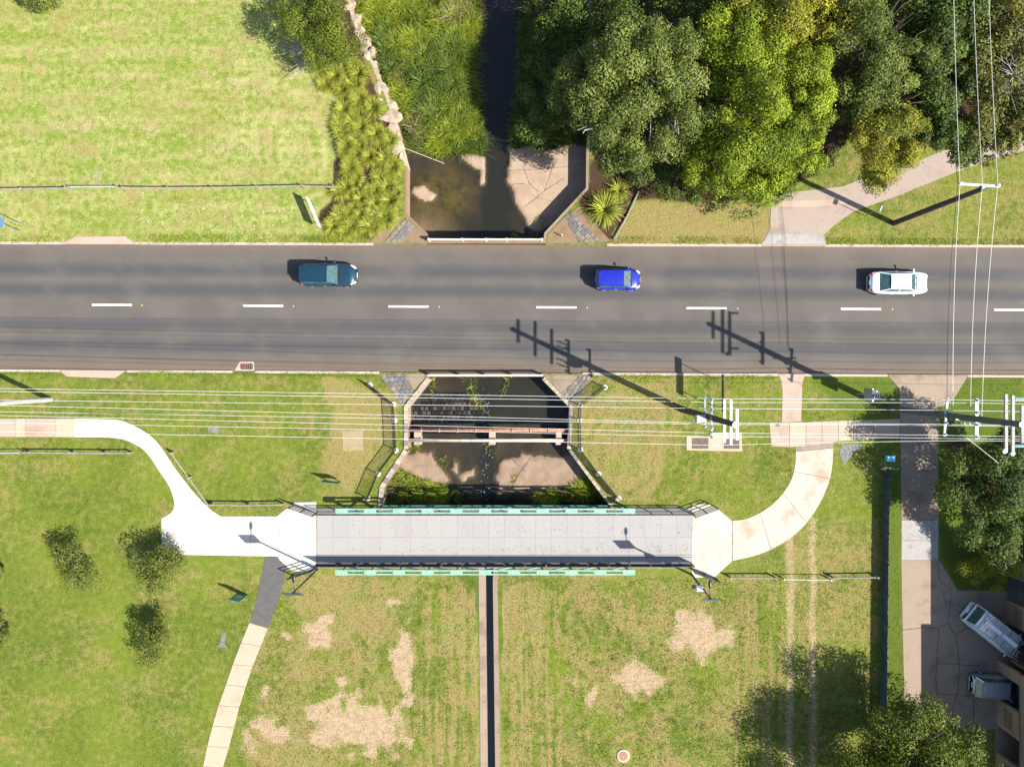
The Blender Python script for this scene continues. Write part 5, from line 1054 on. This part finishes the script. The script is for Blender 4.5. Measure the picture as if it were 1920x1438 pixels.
fm = MB()
for i in range(90):
    t = random.random(); y = 730+t*215; x = 908+random.gauss(0, 4 if y < 820 else 7-4*abs(y-860)/100); c = P(x, y); r = random.uniform(.015, .06); a = random.random()*6
    fm.add([(c.x+r*math.cos(a+q), c.y+r*1.5*math.sin(a+q), WZ+.012) for q in (0, 1.6, 3.1, 4.7)], [(0,1,2,3)])
tag(fm.build('stream_foam', mat('foam', (.13,.15,.17), .4, .4, 9)), kind='stuff')
# rank grass, weeds and lawn tufts (uncountable: stuff)
def blades(name, polys, n, hmin, hmax, wd, m, zf, seed, lean=.5):
    r = np.random.default_rng(seed); X = []; Y = []
    areas = [max(1, (max(p[0] for p in q)-min(p[0] for p in q))*(max(p[1] for p in q)-min(p[1] for p in q))) for q in polys]; tot = sum(areas)
    for q, a in zip(polys, areas):
        k = int(n*a/tot*1.3)+20; x = r.uniform(min(p[0] for p in q), max(p[0] for p in q), k); y = r.uniform(min(p[1] for p in q), max(p[1] for p in q), k); ok = inpoly(x, y, q); X.append(x[ok]); Y.append(y[ok])
    px = np.concatenate(X); py = np.concatenate(Y); cl = .5*vnoise(px, py, 1/9, seed+3)+.5*vnoise(px, py, 1/34, seed+8); cl = np.clip((cl-.5)*2.2+.5, 0, 1); keep = r.random(len(px)) < .35+.9*cl; px, py, cl = px[keep], py[keep], cl[keep]
    x = (px-NX)/S; y = -(py-NY)/S; z = np.array([zf(a, b) for a, b in zip(x, y)]) if callable(zf) else np.full(len(x), zf); nb = len(x)
    a = r.uniform(0, 6.283, nb); h = r.uniform(hmin, hmax, nb)*(.6+.8*cl); l = h*lean*r.uniform(.3, 1.6, nb); dx, dy = np.cos(a), np.sin(a); w_ = wd*r.uniform(.6, 1.4, nb)
    b0 = np.stack([x, y, z-.03], 1); pr = np.stack([-dy, dx, 0*dx], 1)*w_[:, None]; m1 = b0+np.stack([dx*l*.45, dy*l*.45, h*.7], 1); tp = b0+np.stack([dx*l*1.3, dy*l*1.3, h*.85], 1)
    V = np.stack([b0-pr, b0+pr, m1+pr*.8, m1-pr*.8, tp+pr*.15, tp-pr*.15], 1).reshape(-1, 3); i = np.arange(nb)[:, None]*6; F = np.concatenate([i+np.array([[0,1,2,3]]), i+np.array([[3,2,4,5]])], 0)
    t = np.clip(.02+.85*cl+r.normal(0, .2, nb), 0, 1); t6 = np.repeat(t, 6); return tag(np_mesh(name, V, F, m, None, {'tone': np.stack([t6,t6,t6,np.ones_like(t6)], 1)}), kind='stuff')
blades('bank_grass', [[(650,-30),(900,-30),(898,40),(889,70),(888,180),(910,240),(908,276),(762,280),(748,240),(712,130)]], 42000, .25, .6, .022, M_REED, BEDZ, 21, .8)
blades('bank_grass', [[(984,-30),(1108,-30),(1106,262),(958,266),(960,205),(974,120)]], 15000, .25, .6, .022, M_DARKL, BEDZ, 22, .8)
blades('bank_weeds_and_shade', [[(765,95),(830,75),(890,80),(888,175),(900,225),(850,240),(790,215),(770,160)],[(690,60),(730,40),(745,110),(720,140)],[(850,255),(905,250),(905,274),(850,276)]], 11000, .35, .75, .03, M_DARKL, BEDZ, 41, .9)  # first patch: dark blade colour stands in for cast shade; others are weeds
blades('bank_straw', [[(700,95),(745,110),(775,200),(800,250),(770,250),(735,180)],[(820,0),(880,0),(875,40),(835,45)],[(640,10),(670,10),(705,90),(690,95)],[(850,120),(880,120),(870,170),(845,165)]], 5200, .3, .6, .02, M_DRYB, BEDZ, 42, 1.0)
blades('creek_weeds', [[(712,905),(745,885),(790,905),(860,930),(870,948),(712,948)],[(985,948),(1010,930),(1080,915),(1110,890),(1150,945)],[(712,948),(870,948),(860,960),(712,960)],[(760,838),(785,838),(775,848),(765,860)]], 11000, .15, .42, .022, M_REED, BEDZ, 23, .8)
blades('creek_weeds', [[(800,708),(812,708),(815,740),(805,755)],[(862,706),(892,706),(890,735),(905,765),(895,770),(870,735)],[(945,708),(960,708),(945,740),(936,750)],[(905,835),(940,835),(930,855),(912,850)],[(967,20),(985,20),(982,100),(968,130),(960,215),(955,255),(962,262),(972,150)],[(812,860),(832,860),(835,880),(818,882)],[(955,440),(970,440),(965,428)],[(990,440),(1000,432),(1010,440)],[(1005,400),(1030,395),(1020,420)],[(960,895),(975,890),(965,910),(955,915)],[(995,850),(1015,845),(1005,862)]], 1500, .10, .28, .022, M_REED, lambda a, b: max(BEDZ(a, b), WZ), 24, .9)
blades('kerb_grass', [[(0,443),(118,443),(118,457),(0,457)],[(255,440),(690,440),(690,458),(255,458)],[(1150,444),(1425,444),(1425,458),(1150,458)],[(1550,446),(1920,448),(1920,461),(1550,460)],[(0,695),(110,696),(110,703),(0,703)],[(240,696),(700,698),(700,706),(240,705)],[(1100,702),(1455,703),(1455,711),(1100,711)]], 9000, .06, .16, .014, M_REED, 0., 25, .8)
def lawn_tufts(n):
    r = np.random.default_rng(31); px = r.uniform(-30, 1960, n); py = r.uniform(-30, 1470, n); bad = (py > RT(px)-5) & (py < RB(px)+5)
    for q in (NBAS, SBAS, SLOT, top+[(519,968),(553,942),(593,941),(593,1073),(548,1070),(497,1042),(303,1039)]+bot, [(-10,784),(141,784),(141,820),(-10,820)], [(594,945),(1374,945),(1374,1083),(594,1083)], inn+out[::-1], [(1440,785),(1690,783),(1690,822),(1560,845),(1440,840)], [(1455,700),(1510,700),(1503,792),(1465,792)], lf+rt[::-1], [(495,1042),(542,1050),(503,1178),(466,1168)],
              [(1453,364),(1580,348),(1697,310),(1767,281),(1920,255),(1920,285),(1800,322),(1684,369),(1600,399),(1545,440),(1548,460),(1425,460),(1443,430)], [(1660,700),(1820,700),(1762,765),(1762,1050),(1797,1107),(1960,1107),(1960,1480),(1866,1480),(1700,1335),(1687,1100)], [(890,1075),(945,1075),(945,1480),(890,1480)], [(1284,808),(1393,808),(1393,848),(1284,848)], [(640,805),(683,805),(683,847),(640,847)], [(112,440),(258,440),(258,460),(112,460)], [(110,690),(240,690),(240,712),(110,712)], [(690,395),(800,395),(800,460),(690,460)], [(1020,395),(1150,395),(1150,460),(1020,460)], [(705,695),(805,695),(760,765)], [(1020,700),(1115,700),(1075,765)], [(1155,1400),(1184,1400),(1184,1432),(1155,1432)]):
        bad |= inpoly(px, py, q)
    g1, g2 = ground_attr(px, py); ok = ~bad & (g1[:,0] < .4) & (g2[:,2] < .4); px, py, g1, g2 = px[ok], py[ok], g1[ok], g2[ok]
    cl = vnoise(px, py, 1/11, 40); rough = 1+1.1*((py > 1078) & (px > 450) & (px < 1640))+.5*((px > 1080) & (px < 1490) & (py > 700))
    x = (px-NX)/S; y = -(py-NY)/S; n = len(x); a = r.uniform(0, 6.283, n); h = r.uniform(.02, .05, n)*rough*(.5+cl); l = h*r.uniform(.5, 2.2, n); w_ = r.uniform(.015, .04, n)
    dx, dy = np.cos(a), np.sin(a); b0 = np.stack([x, y, 0*x-.005], 1); pr = np.stack([-dy*w_, dx*w_, 0*x], 1); tp = b0+np.stack([dx*l, dy*l, h], 1)
    V = np.stack([b0-pr, b0+pr, tp], 1).reshape(-1, 3); F = np.arange(len(V)).reshape(-1, 3)
    tag(np_mesh('lawn_grass', V, F, M_LAWN, None, {'grd': np.repeat(g1, 3, 0), 'grd2': np.repeat(g2, 3, 0)}), kind='stuff')
lawn_tufts(330000)
